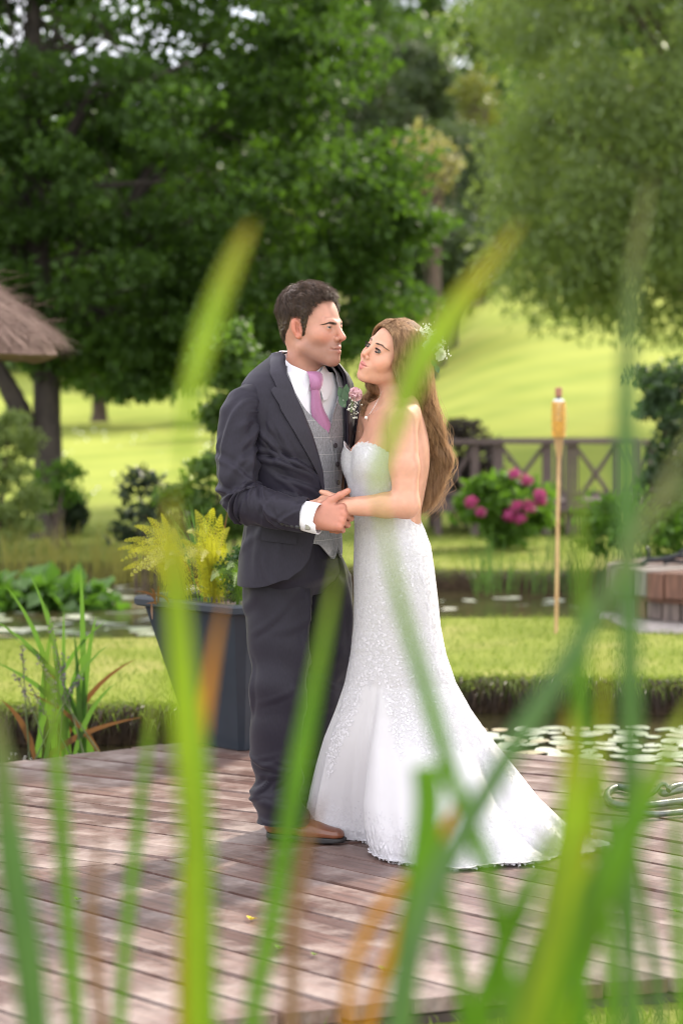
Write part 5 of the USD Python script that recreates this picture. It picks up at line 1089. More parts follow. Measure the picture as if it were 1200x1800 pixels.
def hair_family(Gs, n, clumps, seed, width, spread=1., wave=1.0, fly=0.0):
    r = np.random.default_rng(seed); NT = 40; g = guide_grid(Gs, 80, NT); t = np.linspace(0, 1, NT)[:, None]
    cs = r.uniform(0, 1, clumps); co = r.normal(0, 1, (clumps, 3)); cp = np.stack([cs * 5.5 + r.normal(0, .40, clumps), cs * 4 + 2 + r.normal(0, .55, clumps)], 1); cw = r.uniform(.90, 1.10, clumps); S, W = [], []
    for i in range(n):
        k = r.integers(clumps); s = np.clip(cs[k] + r.normal(0, .035), 0, 1) * 79; a = int(min(s, 78)); f = s - a; c = g[a] * (1 - f) + g[a + 1] * f
        grow = t ** 1.1; off = co[k] * .0045 * spread * grow + r.normal(0, 1, 3) * (.0012 + .0028 * grow) * spread
        wv = wave * (.0008 + .022 * smooth01(.34, .70, t)) * (np.sin(cp[k, 0] + t * 21 * cw[k]) * np.array([1, .3, .1]) + .8 * np.sin(cp[k, 1] + t * 16 * cw[k]) * np.array([.2, 1, .2]))
        c = c + off + wv
        if fly: c = c + fly * t ** 1.4 * (np.array([1.1, -.2, .25]) * abs(r.normal(0, .018)) + r.normal(0, .012, 3)) + fly * .003 * np.sin(t * r.uniform(15, 40) + r.uniform(0, 6)) * r.normal(0, 1, 3)
        m = int(NT * r.uniform(.72, 1)) if not fly else NT; S.append(c[:m]); w = np.full(m, width); w[-4:] *= [.8, .6, .4, .2]; W.append(w)
    return S, W
def sheet_of(Gs, out, seed, cut_t=.93):
    g = guide_grid(Gs, 36, 44)[:, :int(44 * cut_t)]; v = g.reshape(-1, 3); f = grid_faces(36, g.shape[1]); n = normals(v, f); v = v + n * (out + .004 * (meshkit.noise(v * [90, 90, 16], seed) - .5))[:, None]; return solid(v, 36, g.shape[1], .006)
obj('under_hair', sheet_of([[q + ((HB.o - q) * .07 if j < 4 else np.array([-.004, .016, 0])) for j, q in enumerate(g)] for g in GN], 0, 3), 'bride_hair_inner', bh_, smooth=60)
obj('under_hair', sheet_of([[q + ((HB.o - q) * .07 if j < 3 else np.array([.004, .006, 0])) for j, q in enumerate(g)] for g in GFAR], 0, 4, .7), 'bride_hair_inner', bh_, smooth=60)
S1, W1_ = hair_family(GN, 4800, 75, 61, .0010); S2, W2_ = hair_family(GFAR, 1300, 40, 62, .0010, 1.1); S3, W3_ = hair_family(GN[1:], 170, 60, 63, .0006, 1.2, 1.0, 1.0); S4, W4_ = hair_family(GFAR[:2], 50, 20, 64, .0006, 1.2, 1.0, .6)
tag(curves('strands', S1 + S2, W1_ + W2_, 'bride_hair', bh_), kind='stuff'); tag(curves('flyaway_strands', S3 + S4, W3_ + W4_, 'bride_hair', bh_), kind='stuff')
# flowers pinned at the back of her hair
SX = -9
sp = P(748, 612, 6.40); fs = obj('flower_spray', tube([P(738, 584, 6.40), P(745, 596, 6.38), P(762, 614, 6.38), P(768, 636, 6.38)], .0025, 6), 'twig_green', bride)
def bloom(c, R_, n, seed, axis, name='flower'):
    r = np.random.default_rng(seed); axis = unit(axis); u = unit(np.cross(axis, [.3, .2, 1])); w = np.cross(axis, u); pos, d, nr, ln = [], [], [], []
    for k in range(n):
        t = math.sqrt((k + .5) / n); a = k * 2.4; o = u * math.cos(a) + w * math.sin(a); pos.append(c + o * R_ * .35 * t + axis * R_ * (.5 - .6 * t)); d.append(o * (.35 + .8 * t) + axis * (1.1 - .9 * t)); nr.append(axis * (.3 + t) - o * (1 - t)); ln.append(R_ * (.55 + .35 * t))
    v, f = leaves(np.array(pos), np.array(d), np.array(nr), np.array(ln) * r.uniform(.9, 1.1, n), np.array(ln) * .95, .22); obj(name, (v, f), 'white_petal', fs)
bloom(P(753, 608, 6.345), .019, 46, 1, (.1, -1, .25)); bloom(P(773, 623, 6.36), .019, 46, 2, (.5, -.75, -.2)); bloom(P(738, 585, 6.37), .013, 34, 3, (.2, -.7, .6))
r = np.random.default_rng(65); n = 230; base = np.array([P(742 + 36 * t, 584 + 46 * t - 14 * math.sin(3 * t), 6.37) for t in r.uniform(0, 1, n)]); c = base + r.normal(0, 1, (n, 3)) * [.011, .012, .012] + [.004, 0, .006]
d = unit(r.normal(0, 1, (n, 3))); obj('gypsophila', join([leaves(c, d, np.cross(d, [0.3, .5, 1.]), .0055, .005), leaves(c, np.cross(d, [1., .2, .1]), d, .0055, .005)]), 'white_petal', fs, kind='stuff')
for px, py, a in ((757, 632, -.9), (766, 640, -1.3), (744, 618, -1.9)):
    c = P(px, py, 6.39); up = np.array([math.cos(a), -.2, math.sin(a)]); al = np.linspace(0, 1, 7)[:, None, None]; b_ = np.linspace(-1, 1, 5)[None, :, None]; sd = unit(np.cross(up, [0, -1., .3])); g = c + al * up * .03 + .008 * np.sin(np.pi * np.clip(al, .03, .97)) * b_ * sd + np.abs(b_) * np.array([0, -.003, 0]) * np.sin(np.pi * al)
    obj('leaf', solid(g.reshape(-1, 3), 7, 5, .0006), 'eucalyptus', fs, smooth=True)
# necklace
pr = proj(bv2)
def surf_at(px, py, out=.002):
    d = np.linalg.norm(pr - [px, py], axis=1); k = np.where(d < 4.5)[0]; k = k if len(k) else np.array([d.argmin()]); q = bv2[k[bv2[k, 1].argmin()]]; return P(px, py, q[1] - out)
plain('silver', (.75, .73, .70), rough=.2, metallic=1., var=.05); plain('pearl', (.80, .76, .72), rough=.15, var=.03, coat=.6)
ch = [surf_at(*c) for c in ((671, 688), (664, 703), (657, 716), (650, 727), (644.5, 732.5))]
nk_ = obj('necklace', tube(cr(ch, 30), .0009, 6), 'silver', bride, smooth=True)
pd = trimesh.creation.icosphere(3, .0058); pd.apply_translation(surf_at(643.5, 734, .006)); obj('pendant', pd, 'pearl', nk_, smooth=True)
# ---------------------------------------------------------------- planter on the deck with its ferns
plain('planter_slate', (.013, .0175, .024), rough=.38, var=.15, scale=9, bump=.0006, spec=.5)
plain('soil', (.03, .02, .014), rough=.95, var=.5, scale=60, bump=.01)
plc = np.array([-.415, 8.32, 0]); pl = thing('planter', 'tall tapered slate blue square planter standing corner on behind the groom', 'planter', plc)
def square_loft(prof, ang, ch):
    """prof: (half diagonal, z); a square with chamfered corners, corner towards ang."""
    rings = []
    for hd_, z in prof:
        s = hd_ / math.sqrt(2); c = s - ch * s; q = np.array([[s, -c], [s, c], [c, s], [-c, s], [-s, c], [-s, -c], [-c, -s], [c, -s]]); a = ang + math.pi / 4
        rings.append(np.c_[q @ np.array([[math.cos(a), math.sin(a)], [-math.sin(a), math.cos(a)]]), np.full(8, z)])
    v = np.array(rings).reshape(-1, 3); return v, grid_faces(len(prof), 8, True)
an = math.radians(-88)
v, f = square_loft([(.205, .0), (.215, .0), (.222, .015), (.430, .575), (.430, .58), (.40, .58), (.39, .50), (.0, .49)], an, .12); obj('pot', (v + plc, f), 'planter_slate', pl, smooth=25)
v, f = square_loft([(.425, .578), (.468, .576), (.480, .582), (.482, .605), (.474, .614), (.43, .615), (.425, .60)], an, .14); obj('rim', (v + plc, f), 'planter_slate', pl, smooth=25)
v, f = square_loft([(.41, .555), (.0, .575)], an, .12); obj('soil', (v + plc, f), 'soil', pl)
leafy('fern_yellow', [(.32, .32, .03), (.45, .42, .06), (.55, .48, .14), (.26, .32, .04)], trans=.5, tcol=(1.5, 1.5, .9))
leafy('fern_green', [(.11, .19, .03), (.17, .26, .04), (.25, .30, .06)], trans=.45)
leafy('rush', [(.06, .12, .03), (.10, .17, .04), (.16, .19, .05)], trans=.3)
leafy('dry_brown', [(.16, .08, .03), (.26, .15, .06), (.10, .06, .04)], trans=.3, tcol=(1.3, 1.2, 1))
def frond(a, b, m, w, n=22, curl=0.):
    """A fern frond: a curved rib with pinnae, each cut into leaflets."""
    t = np.linspace(0, 1, n)[:, None]; c = (1 - t)**2 * a + 2 * t * (1 - t) * m + t**2 * b; tg = unit(np.gradient(c, axis=0)); sd = unit(np.cross(tg, [0.15, -1, .35])); up = np.cross(sd, tg); pos, d, nr, ln, wd = [], [], [], [], []
    for k in range(2, n):
        L_ = w * r.uniform(.75, 1.05) * math.sin(min(1, .25 + .75 * (1 - k / n) * 1.3) * math.pi / 2) * (1 - (k / n) ** 4)
        for s in (1, -1):
            ax = sd[k] * s + tg[k] * .45 - up[k] * .12; m_ = max(3, int(L_ / .009))
            for j in range(m_): q = c[k] + unit(ax) * L_ * (j + .3) / m_; pos += [q, q]; o = np.cross(unit(ax), up[k]); d += [ax * .4 + o, ax * .4 - o]; nr += [up[k]] * 2; l = .013 * (1 - .6 * j / m_) * (w / .06); ln += [l, l]; wd += [.0042, .0042]
    return c, (np.array(pos), np.array(d), np.array(nr), np.array(ln), np.array(wd))
r = np.random.default_rng(71)
def fern(label, base, tips, mat, w, group=None, lift=.55):
    t = thing('fern', label, 'fern', base)
    for tp in tips:
        a = base + r.normal(0, .02, 3) * [1, 1, 0]; b = np.array(tp); m = (a + b) / 2 + np.array([0, 0, lift * np.linalg.norm((b - a)[:2]) + .04]) - (b - a) * [.25, .25, 0]
        c, lv = frond(a, b, m, w * r.uniform(.8, 1.1)); fr = obj('frond', leaves(*lv), mat, t); obj('rib', tube(c, np.linspace(.0022, .0008, len(c)), 5), mat, fr)
fern('yellow fern with long arching fronds on the left of the planter', np.array([-.66, 8.20, .57]), [P(x, y, d) for x, y, d in ((222, 950, 8.1), (240, 925, 8.2), (262, 912, 8.1), (285, 905, 8.2), (215, 985, 8.0), (250, 990, 7.9), (290, 950, 8.0), (232, 1010, 7.9), (305, 930, 8.3), (268, 960, 8.3), (228, 970, 8.3), (275, 930, 8.4), (245, 955, 8.4), (300, 975, 8.0), (220, 1000, 8.2), (262, 1000, 7.9), (292, 1000, 7.9), (210, 965, 8.2))], 'fern_yellow', .050)
fern('upright golden fern in the middle of the planter', np.array([-.52, 8.25, .57]), [P(x, y, d) for x, y, d in ((375, 895, 8.1), (388, 908, 8.2), (352, 922, 8.1), (330, 935, 8.0), (395, 960, 8.2), (370, 940, 8.0), (340, 960, 8.2), (318, 950, 8.2), (362, 950, 8.4), (400, 930, 8.3), (345, 900, 8.3), (385, 975, 8.0), (325, 985, 7.95), (355, 985, 7.9), (312, 975, 8.0))], 'fern_yellow', .055)
fern('small fresh green fern at the right front of the planter', np.array([-.42, 8.12, .58]), [P(x, y, d) for x, y, d in ((430, 1015, 7.95), (400, 1000, 7.9), (418, 1000, 8.1), (372, 1020, 7.9), (440, 1030, 8.0), (385, 1005, 8.1), (412, 1030, 7.9), (360, 1000, 8.2))], 'fern_green', .038)
def clump(name, label, cat, tips, base, mat, w, nrm=None, group=None, bend=.25, part='blade', seg=8, spread=.03):
    """A tuft of long blades, each a part of its own."""
    t = thing(name, label, cat, base)
    for tp in tips:
        b = np.array(tp[0] if isinstance(tp, tuple) and np.ndim(tp[0]) else tp, float); mt = tp[1] if isinstance(tp, tuple) and isinstance(tp[1], str) else mat
        a = base + r.normal(0, spread, 3) * [1, .7, 0]; m = (a + b) / 2 + (np.array([a[0], a[1], b[2]]) - (a + b) / 2) * bend * 2
        obj(part, blades(a[None], b[None], m[None], np.array([w * r.uniform(.8, 1.15)]), None, seg), mt, t)
    return t
clump('rush_tuft', 'thin grey green rush blades rising from the back of the planter', 'grass', [(P(x, y, 8.4), m) for x, y, m in ((312, 875, 'rush'), (330, 870, 'rush'), (343, 905, 'rush'), (298, 900, 'rush'), (360, 915, 'rush'), (280, 885, 'rush'), (405, 880, 'dry_brown'), (372, 880, 'rush'), (325, 890, 'rush'), (318, 905, 'rush'), (336, 880, 'rush'), (350, 880, 'rush'), (255, 905, 'dry_brown'))], np.array([-.56, 8.36, .57]), 'rush', .008, bend=.1)
clump('dead_fern', 'withered brown fronds drooping over the left rim of the planter', 'fern', [(P(x, y, 7.95), 'dry_brown') for x, y in ((268, 1090), (255, 1062), (246, 1045), (262, 1035), (280, 1030), (232, 1040))], np.array([-.74, 8.10, .60]), 'dry_brown', .011, bend=.45)
leafy('ivy_leaf', [(.03, .07, .02), (.05, .10, .025)], trans=.2)
bx_ = thing('box_plant', 'small dark leaved bush in the planter next to the jacket', 'plant', (-.36, 8.24, .57)); m, C = crown(r, [(390, 985), (412, 960), (440, 960), (440, 1050), (400, 1050)], 8.2, .10, 26, 900, .05, (.022, .014), 'x') if False else crown(r, [(390, 985), (412, 960), (440, 960), (440, 1050), (400, 1050)], 8.2, .10, 26, 900, .05, (.022, .014)); obj('foliage', m, 'ivy_leaf', bx_)
obj('stem', tube([(-.36, 8.24, .55), (-.37, 8.22, .66), (-.38, 8.2, .74)], .004, 6), 'bark_brown', bx_)

# ---------------------------------------------------------------- iris clump at the water's edge on the left
leafy('iris_leaf', [(.075, .15, .035), (.11, .19, .045), (.16, .23, .06)], trans=.4)
ib = np.array([-1.245, 9.05, -.20])
def at9(x, y): return P(x, y, 8.95)
it_ = [(at9(x, y), m) for x, y, m in ((5, 1025, 'iris_leaf'), (50, 1005, 'iris_leaf'), (141, 985, 'iris_leaf'), (112, 1070, 'iris_leaf'), (95, 1090, 'iris_leaf'), (20, 1120, 'iris_leaf'), (170, 1080, 'iris_leaf'), (188, 1090, 'iris_leaf'), (60, 1100, 'iris_leaf'), (130, 1110, 'iris_leaf'), (-30, 1080, 'iris_leaf'), (-20, 1160, 'iris_leaf'), (150, 1140, 'iris_leaf'), (80, 1060, 'iris_leaf'),
        (240, 1158, 'dry_brown'), (255, 1260, 'dry_brown'), (72, 1175, 'dry_brown'), (40, 1215, 'dry_brown'), (0, 1230, 'dry_brown'), (195, 1130, 'iris_leaf'), (205, 1200, 'iris_leaf'))]
clump('iris', 'clump of tall sword shaped iris leaves at the pond edge left of the planter', 'plant', it_, ib, 'iris_leaf', .030, bend=.22, spread=.09)
plain('seed_purple', (.12, .085, .12), rough=.8, var=.4, scale=40)
sw = thing('purple_loosestrife', 'spent purple brown flower stems among the iris leaves', 'plant', ib + [.03, -.06, 0])
for x, y in ((45, 1130), (92, 1085), (70, 1150), (118, 1150), (30, 1175), (150, 1180), (100, 1190), (60, 1200)):
    b = at9(x, y) + [0, -.1, 0]; a = ib + np.r_[r.normal(0, .08), -.06, 0]; pth = cr([a, a * .4 + b * .6 + r.normal(0, .01, 3), b], 12); st = obj('stem', tube(pth, np.linspace(.004, .002, 12), 5), 'twig_green', sw)
    n = 40; t = r.uniform(.45, 1, n); c = np.array([np.interp(t, np.linspace(0, 1, 12), pth[:, k]) for k in range(3)]).T + r.normal(0, .006, (n, 3)); obj('flower_spike', leaves(c, r.normal(0, 1, (n, 3)), r.normal(0, 1, (n, 3)), .014, .010), 'seed_purple', st, kind='stuff')
plain('foam_white', (.6, .6, .6), rough=.4, var=.1)
n = 240; x = r.uniform(-2.2, -.75, n); y = r.uniform(8.3, 9.3, n); y = np.maximum(y, 8.0 + .73 * (x + 1.3)); c = np.c_[x, y, np.full(n, -.222)]; d = np.c_[r.normal(0, 1, (n, 2)), 0 * x]; obj('duckweed', leaves(c, d, np.tile([0, 0, 1.], (n, 1)), .018, .014, 0), 'foam_white', cat='petals', kind='stuff', label='small pale petals floating by the iris clump')

# ---------------------------------------------------------------- lily pads
look('lily_pad', {'o': ('object_info', {}), 'r': ('rgb_ramp', {'ramp': [(0, (.26, .32, .18)), (.5, (.42, .46, .34)), (.85, (.52, .54, .44)), (1, (.42, .34, .18))]}), 'g': ('texture_coordinate', {}), 'n': ('noise_texture', {'scale': 40.}), 'b': ('bump', {'strength': .3, 'distance': .004}), 'p': ('principled_bsdf', {'roughness': .45, 'specular_ior_level': 1.0, 'coat_weight': 1.0, 'coat_roughness': .42})},  # pad greens paled, sky glare painted into the base colour
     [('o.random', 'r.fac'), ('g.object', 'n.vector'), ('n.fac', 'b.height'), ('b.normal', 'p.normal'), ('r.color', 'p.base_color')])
def pad(seed):
    r2 = np.random.default_rng(seed); n = 26; a = np.linspace(.14, 2 * math.pi - .14, n); rr = 1 + .04 * np.sin(3 * a + seed); rows = []
    for k, q in enumerate((.05, .55, .9, 1.0)): rows.append(np.c_[q * rr * np.cos(a), q * rr * np.sin(a), (.03 * (k == 3) + .02 * (k == 2)) * (1 + .9 * np.sin(2 * a + seed))])
    return solid(np.array(rows)[:, ::-1].reshape(-1, 3), 4, n, .02)
protos = []
LAB_R = ('glossy lily pad floating on the near pond right of the gown', 'lily pads on the near pond at the right')
LAB_L = ('lily pad floating on the far pond to the left of the planter', 'lily pads on the far pond at the left')
LAB_M = ('lily pad floating along the far bank behind the bride', 'lily pads on the far pond behind the bride')
def pads(n, area, size, lab, seed, z=-.224):
    global protos
    r2 = np.random.default_rng(seed); placed = []
    for k in range(n * 12):
        if len(placed) >= n: break
        x, y = area(r2); s = size * r2.uniform(.55, 1.25)
        if ground_z(x, y) > z - .02 or any((x - a)**2 + (y - b)**2 < (s + c)**2 * .72 for a, b, c in placed): continue
        placed.append((x, y, s))
        if not protos:
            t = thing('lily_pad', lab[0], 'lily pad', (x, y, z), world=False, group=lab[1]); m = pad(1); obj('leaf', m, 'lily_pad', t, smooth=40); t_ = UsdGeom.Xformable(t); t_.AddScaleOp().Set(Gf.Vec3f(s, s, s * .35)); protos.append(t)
        else:
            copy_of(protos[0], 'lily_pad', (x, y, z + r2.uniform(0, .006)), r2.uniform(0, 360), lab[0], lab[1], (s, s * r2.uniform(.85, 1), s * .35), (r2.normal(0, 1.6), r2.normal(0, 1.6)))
def area_r(q): x = q.uniform(.62, 2.4); return x, q.uniform(8.95, 10.05)
def area_l(q): return q.uniform(-3.6, -1.0), q.uniform(12.75, 17.6)
def area_m(q): return q.uniform(.2, 3.6), q.choice([q.uniform(13.9, 14.5), q.uniform(15.7, 16.6)])
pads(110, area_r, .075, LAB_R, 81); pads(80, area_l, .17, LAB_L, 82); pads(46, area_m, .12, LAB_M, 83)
leafy('lotus_leaf', [(.07, .15, .025), (.11, .20, .035), (.16, .25, .05)], trans=.35, rough=.25, spec=.6)
m, C = crown(r, [(-120, 1028), (60, 1022), (110, 1030), (200, 1045), (232, 1050), (225, 1075), (90, 1072), (20, 1085), (-120, 1095)], 15.8, .8, 60, 1000, .20, (.17, .14), flat=.35, upright=.75)
wl = thing('water_lily', 'mass of raised green water lily leaves on the far pond at the left', 'plant', (-2.3, 15.8, -.22)); obj('leaves', m, 'lotus_leaf', wl)
obj('stem', tube([(-2.3, 15.8, -.3), (-2.28, 15.8, -.1), (-2.3, 15.75, .0)], .008, 6), 'twig_green', wl)
leafy('reed_gold', [(.26, .26, .06), (.34, .32, .08), (.18, .24, .04), (.38, .26, .09)], trans=.4, tcol=(1.4, 1.3, .9))
def sedge(name, label, n, xr, yc, h, w, mat, seed, kind='stuff'):
    r2 = np.random.default_rng(seed); x = r2.uniform(*xr, n); y = yc + r2.normal(0, .25, n); z = np.full(n, -.20); b = np.c_[x, y, z]; H = h * r2.uniform(.4, 1.2, n)[:, None]; tip = b + unit(np.c_[r2.normal(0, .22, n), r2.normal(0, .1, n), np.ones(n)]) * H
    obj(name, blades(b, tip, (b + tip) / 2 + [0, 0, .1], w * r2.uniform(.6, 1.3, n), None, 3), mat, cat='reeds', kind=kind, label=label)
sedge('marsh_grass', 'golden marsh grass on the far bank of the left pond', 210, (-3.1, -1.5), 17.7, .52, .012, 'reed_gold', 91)
sedge('marsh_grass', 'thin green sedge along the far bank behind the bride', 200, (1.1, 3.4), 16.7, .55, .010, 'rush', 92)
clump('yellow_reed', 'single bent yellow reed by the alder trunk', 'reed', [(P(60, 925, 18.2), 'reed_gold'), (P(75, 945, 18.2), 'reed_gold'), (P(100, 960, 18.2), 'reed_gold')], np.array([-2.55, 18.2, -.2]), 'reed_gold', .03, bend=.2)

# ---------------------------------------------------------------- thatched shelter at the left edge
look('thatch', {'g': ('geometry', {}), 'tc': ('texture_coordinate', {}), 'n': ('noise_texture', {'scale': 9., 'detail': 5.}), 'r': ('rgb_ramp', {'ramp': [(0, (.10, .055, .045)), (.5, (.22, .135, .11)), (1, (.36, .25, .21))]}), 'ad': ('math', {'math_type': 'add'}), 'ml': ('math', {'math_type': 'multiply', 'value2': .5}), 'p': ('principled_bsdf', {'roughness': .8})},
     [('tc.object', 'n.vector'), ('g.random_per_island', 'ad.value1'), ('n.fac', 'ad.value2'), ('ad.value', 'ml.value1'), ('ml.value', 'r.fac'), ('r.color', 'p.base_color')])
tc_ = np.array([-2.78, 12.0, -.05]); th_ = thing('thatched_shelter', 'conical brown heather thatched shelter roof jutting in at the left edge', 'shelter', tc_)
Rm, ze, za = 1.08, 1.72, 2.66
prof = [(.02, za), (.12, za - .03), (.45, za - .35), (.80, ze + .30), (Rm - .06, ze + .05), (Rm - .02, ze - .02), (Rm - .10, ze - .05), (.75, ze + .18), (.02, za - .2)]
v, f = lathe([(a, z) for a, z in prof], 48, (tc_[0], tc_[1], 0)); rr = np.hypot(v[:, 0] - tc_[0], v[:, 1] - tc_[1]); v[:, 2] += .05 * (meshkit.noise(v * 6, 3) - .5); obj('roof', (v, f), 'thatch', th_, smooth=60)
r = np.random.default_rng(93); n = 15000; a = r.uniform(0, 2 * np.pi, n); s = r.uniform(0, 1, n) ** .6; rr = .08 + (Rm - .12) * s; zc = np.interp(rr, [.02, .12, .45, .80, 1.09], [za, za - .03, za - .35, ze + .30, ze + .05]); dn = unit(np.c_[np.cos(a), np.sin(a), -.85 + 0 * a]); nr = np.c_[np.cos(a) * .65, np.sin(a) * .65, .75 + 0 * a]
b = np.c_[tc_[0] + rr * np.cos(a), tc_[1] + rr * np.sin(a), zc + .012]; d = unit(dn + r.normal(0, .14, (n, 3))); Ls = r.uniform(.10, .26, n)[:, None]; tip = b + d * Ls + nr * r.uniform(-.02, .05, (n, 1)); tag(obj('straw', blades(b, tip, (b + tip) / 2 + nr * .012, .007, nr, 2), 'thatch', th_), kind='stuff')
ST, WD = [], []
for k in range(420):
    a = r.uniform(0, 2 * np.pi); rr = r.uniform(.3, Rm); z = np.interp(rr, [.02, .12, .45, .80, 1.09], [za, za - .03, za - .35, ze + .30, ze + .05]); b = np.array([tc_[0] + rr * math.cos(a), tc_[1] + rr * math.sin(a), z]); d = unit(np.array([math.cos(a), math.sin(a), r.uniform(-.4, .9)]) + r.normal(0, .3, 3)); l = r.uniform(.06, .22)
    ST.append(np.array([b, b + d * l * .5 + r.normal(0, .01, 3), b + d * l + r.normal(0, .02, 3) - [0, 0, .03]])); WD.append(np.array([.003, .0025, .001]))
tag(curves('loose_twigs', ST, WD, 'thatch', th_), kind='stuff')
obj('post', tube([tc_, tc_ + [0, 0, 2.5]], .07, 12, wob=.05), 'bark_brown', th_)
for k in range(8): a = k * .785; obj('rafter', bar([tc_[0], tc_[1], za - .3], [tc_[0] + 1.0 * math.cos(a), tc_[1] + 1.0 * math.sin(a), ze + .0], .05), 'bark_brown', th_)

# ---------------------------------------------------------------- garden torch
look('bamboo', {'g': ('texture_coordinate', {}), 'mp': ('mapping', {'scale': (20, 20, 4)}), 'n': ('noise_texture', {'scale': 1.5, 'detail': 4.}), 'r': ('rgb_ramp', {'ramp': [(.3, (.36, .21, .09)), (.7, (.56, .38, .19))]}), 'p': ('principled_bsdf', {'roughness': .45})}, [('g.object', 'mp.vector'), ('mp.vector', 'n.vector'), ('n.fac', 'r.fac'), ('r.color', 'p.base_color')])
plain('torch_yellow', (.62, .34, .06), rough=.5, var=.35, scale=60); plain('torch_black', (.02, .02, .022), rough=.35); plain('copper_brown', (.34, .15, .09), rough=.45, var=.15); plain('zinc', (.62, .63, .62), rough=.3, metallic=.6)
Yt = 12.57; tb = P(977, 1118, Yt); tt = P(982, 790, Yt); to = thing('garden_torch', 'bamboo garden torch with woven yellow basket standing on the grass', 'torch', tb)
pth = np.linspace(tb, tt, 60); rad = .0115 + .0025 * np.exp(-((np.arange(60) % 12) / 1.0) ** 2); obj('pole', tube(pth, rad, 12), 'bamboo', to, smooth=40)
bc = P(981.5, 768, Yt); bt = P(981.5, 706, Yt)
for k in range(10): a = k * .628; o = np.array([math.cos(a), math.sin(a), 0]); obj('split_cane', tube(cr([tt + o * .011 - [0, 0, .05], tt + o * .018, bc + o * .026, bc + o * .034 + [0, 0, .01]], 12), .0042, 5), 'bamboo', to)
hb = bt[2] - bc[2]
for k in range(14): a = k * 2 * math.pi / 14; o = np.array([math.cos(a), math.sin(a), 0]); obj('basket_stave', tube([bc + o * .036, bc + o * .039 + [0, 0, hb * .5], bc + o * .037 + [0, 0, hb]], .005, 5), 'torch_yellow', to)
for j in range(10):
    z = (j + .5) / 10 * hb; a = np.linspace(0, 2 * np.pi, 57); rr = .0385 + .0045 * np.cos(a * 7 + (j % 2) * np.pi); obj('basket_weave', tube(np.c_[bc[0] + rr * np.cos(a), bc[1] + rr * np.sin(a), np.full(57, bc[2] + z)], .0052, 5), 'torch_yellow', to)
c0 = P(981.5, 706, Yt); obj('fuel_can', lathe([(.0, -.12), (.030, -.12), (.035, 0), (.036, .004), (.030, .014), (.016, .020), (.015, .032), (.0, .032)], 20, c0), 'zinc', to, smooth=30)
obj('neck', lathe([(.016, .018), (.017, .036), (.0, .036)], 16, c0), 'torch_black', to, smooth=30); obj('snuffer_cap', lathe([(.0, .034), (.021, .034), (.0225, .038), (.022, .085), (.019, .090), (.0, .090)], 20, c0), 'copper_brown', to, smooth=30)
obj('cord', tube(cr([c0 + [.02, 0, .0], c0 + [.05, 0, -.06], c0 + [.055, 0, -.14], c0 + [.03, 0, -.23]], 20), .0018, 5), 'bamboo', to)

# ---------------------------------------------------------------- footbridge with crossed rails
plain('bridge_wood', (.085, .058, .055), rough=.75, var=.35, scale=10, bump=.004, stretch=(4, 4, 4))
Yb = 21.5; fb = thing('footbridge', 'weathered wooden footbridge with crossed rails behind the hydrangea', 'bridge', P(920, 945, Yb))
def q(px, py, d=0): return P(px, py, Yb) + [0, d, 0]
for k, (x0, x1) in enumerate(((735, 880), (880, 1012), (1012, 1150))): obj('handrail', bar(q(x0, 775.5), q(x1, 777), .10, .05), 'bridge_wood', fb); obj('deck_beam', bar(q(x0, 893, -.02), q(x1, 892, -.02), .12, .075), 'bridge_wood', fb); obj('bottom_rail', bar(q(x0, 868, .03), q(x1, 868, .03), .04, .05), 'bridge_wood', fb)
for x, w in ((770, .08), (835, .09), (876, .11), (962, .10), (1006, .13), (1088, .09), (1146, .09)): obj('post', bar(q(x, 945, .06), q(x, 779, .06), w, .09), 'bridge_wood', fb)
for x0, x1 in ((770, 835), (882, 957), (1012, 1084), (1092, 1146)):
    obj('cross_brace', bar(q(x0, 785, .05), q(x1, 884, .05), .045), 'bridge_wood', fb); obj('cross_brace', bar(q(x0, 884, .10), q(x1, 785, .10), .045), 'bridge_wood', fb)
for k in range(44): x = 738 + k * 9.4; a = q(x, 884, .05); obj('deck_board', box((.054, 1.3, .03), a + [0, .66, 0]), 'bridge_wood', fb)
for x in (770, 876, 1006, 1146): a = q(x, 779, 1.32); obj('post', bar(q(x, 945, 1.32), a, .1), 'bridge_wood', fb)
obj('handrail', bar(q(738, 778, 1.32), q(1150, 778, 1.32), .10, .05), 'bridge_wood', fb)

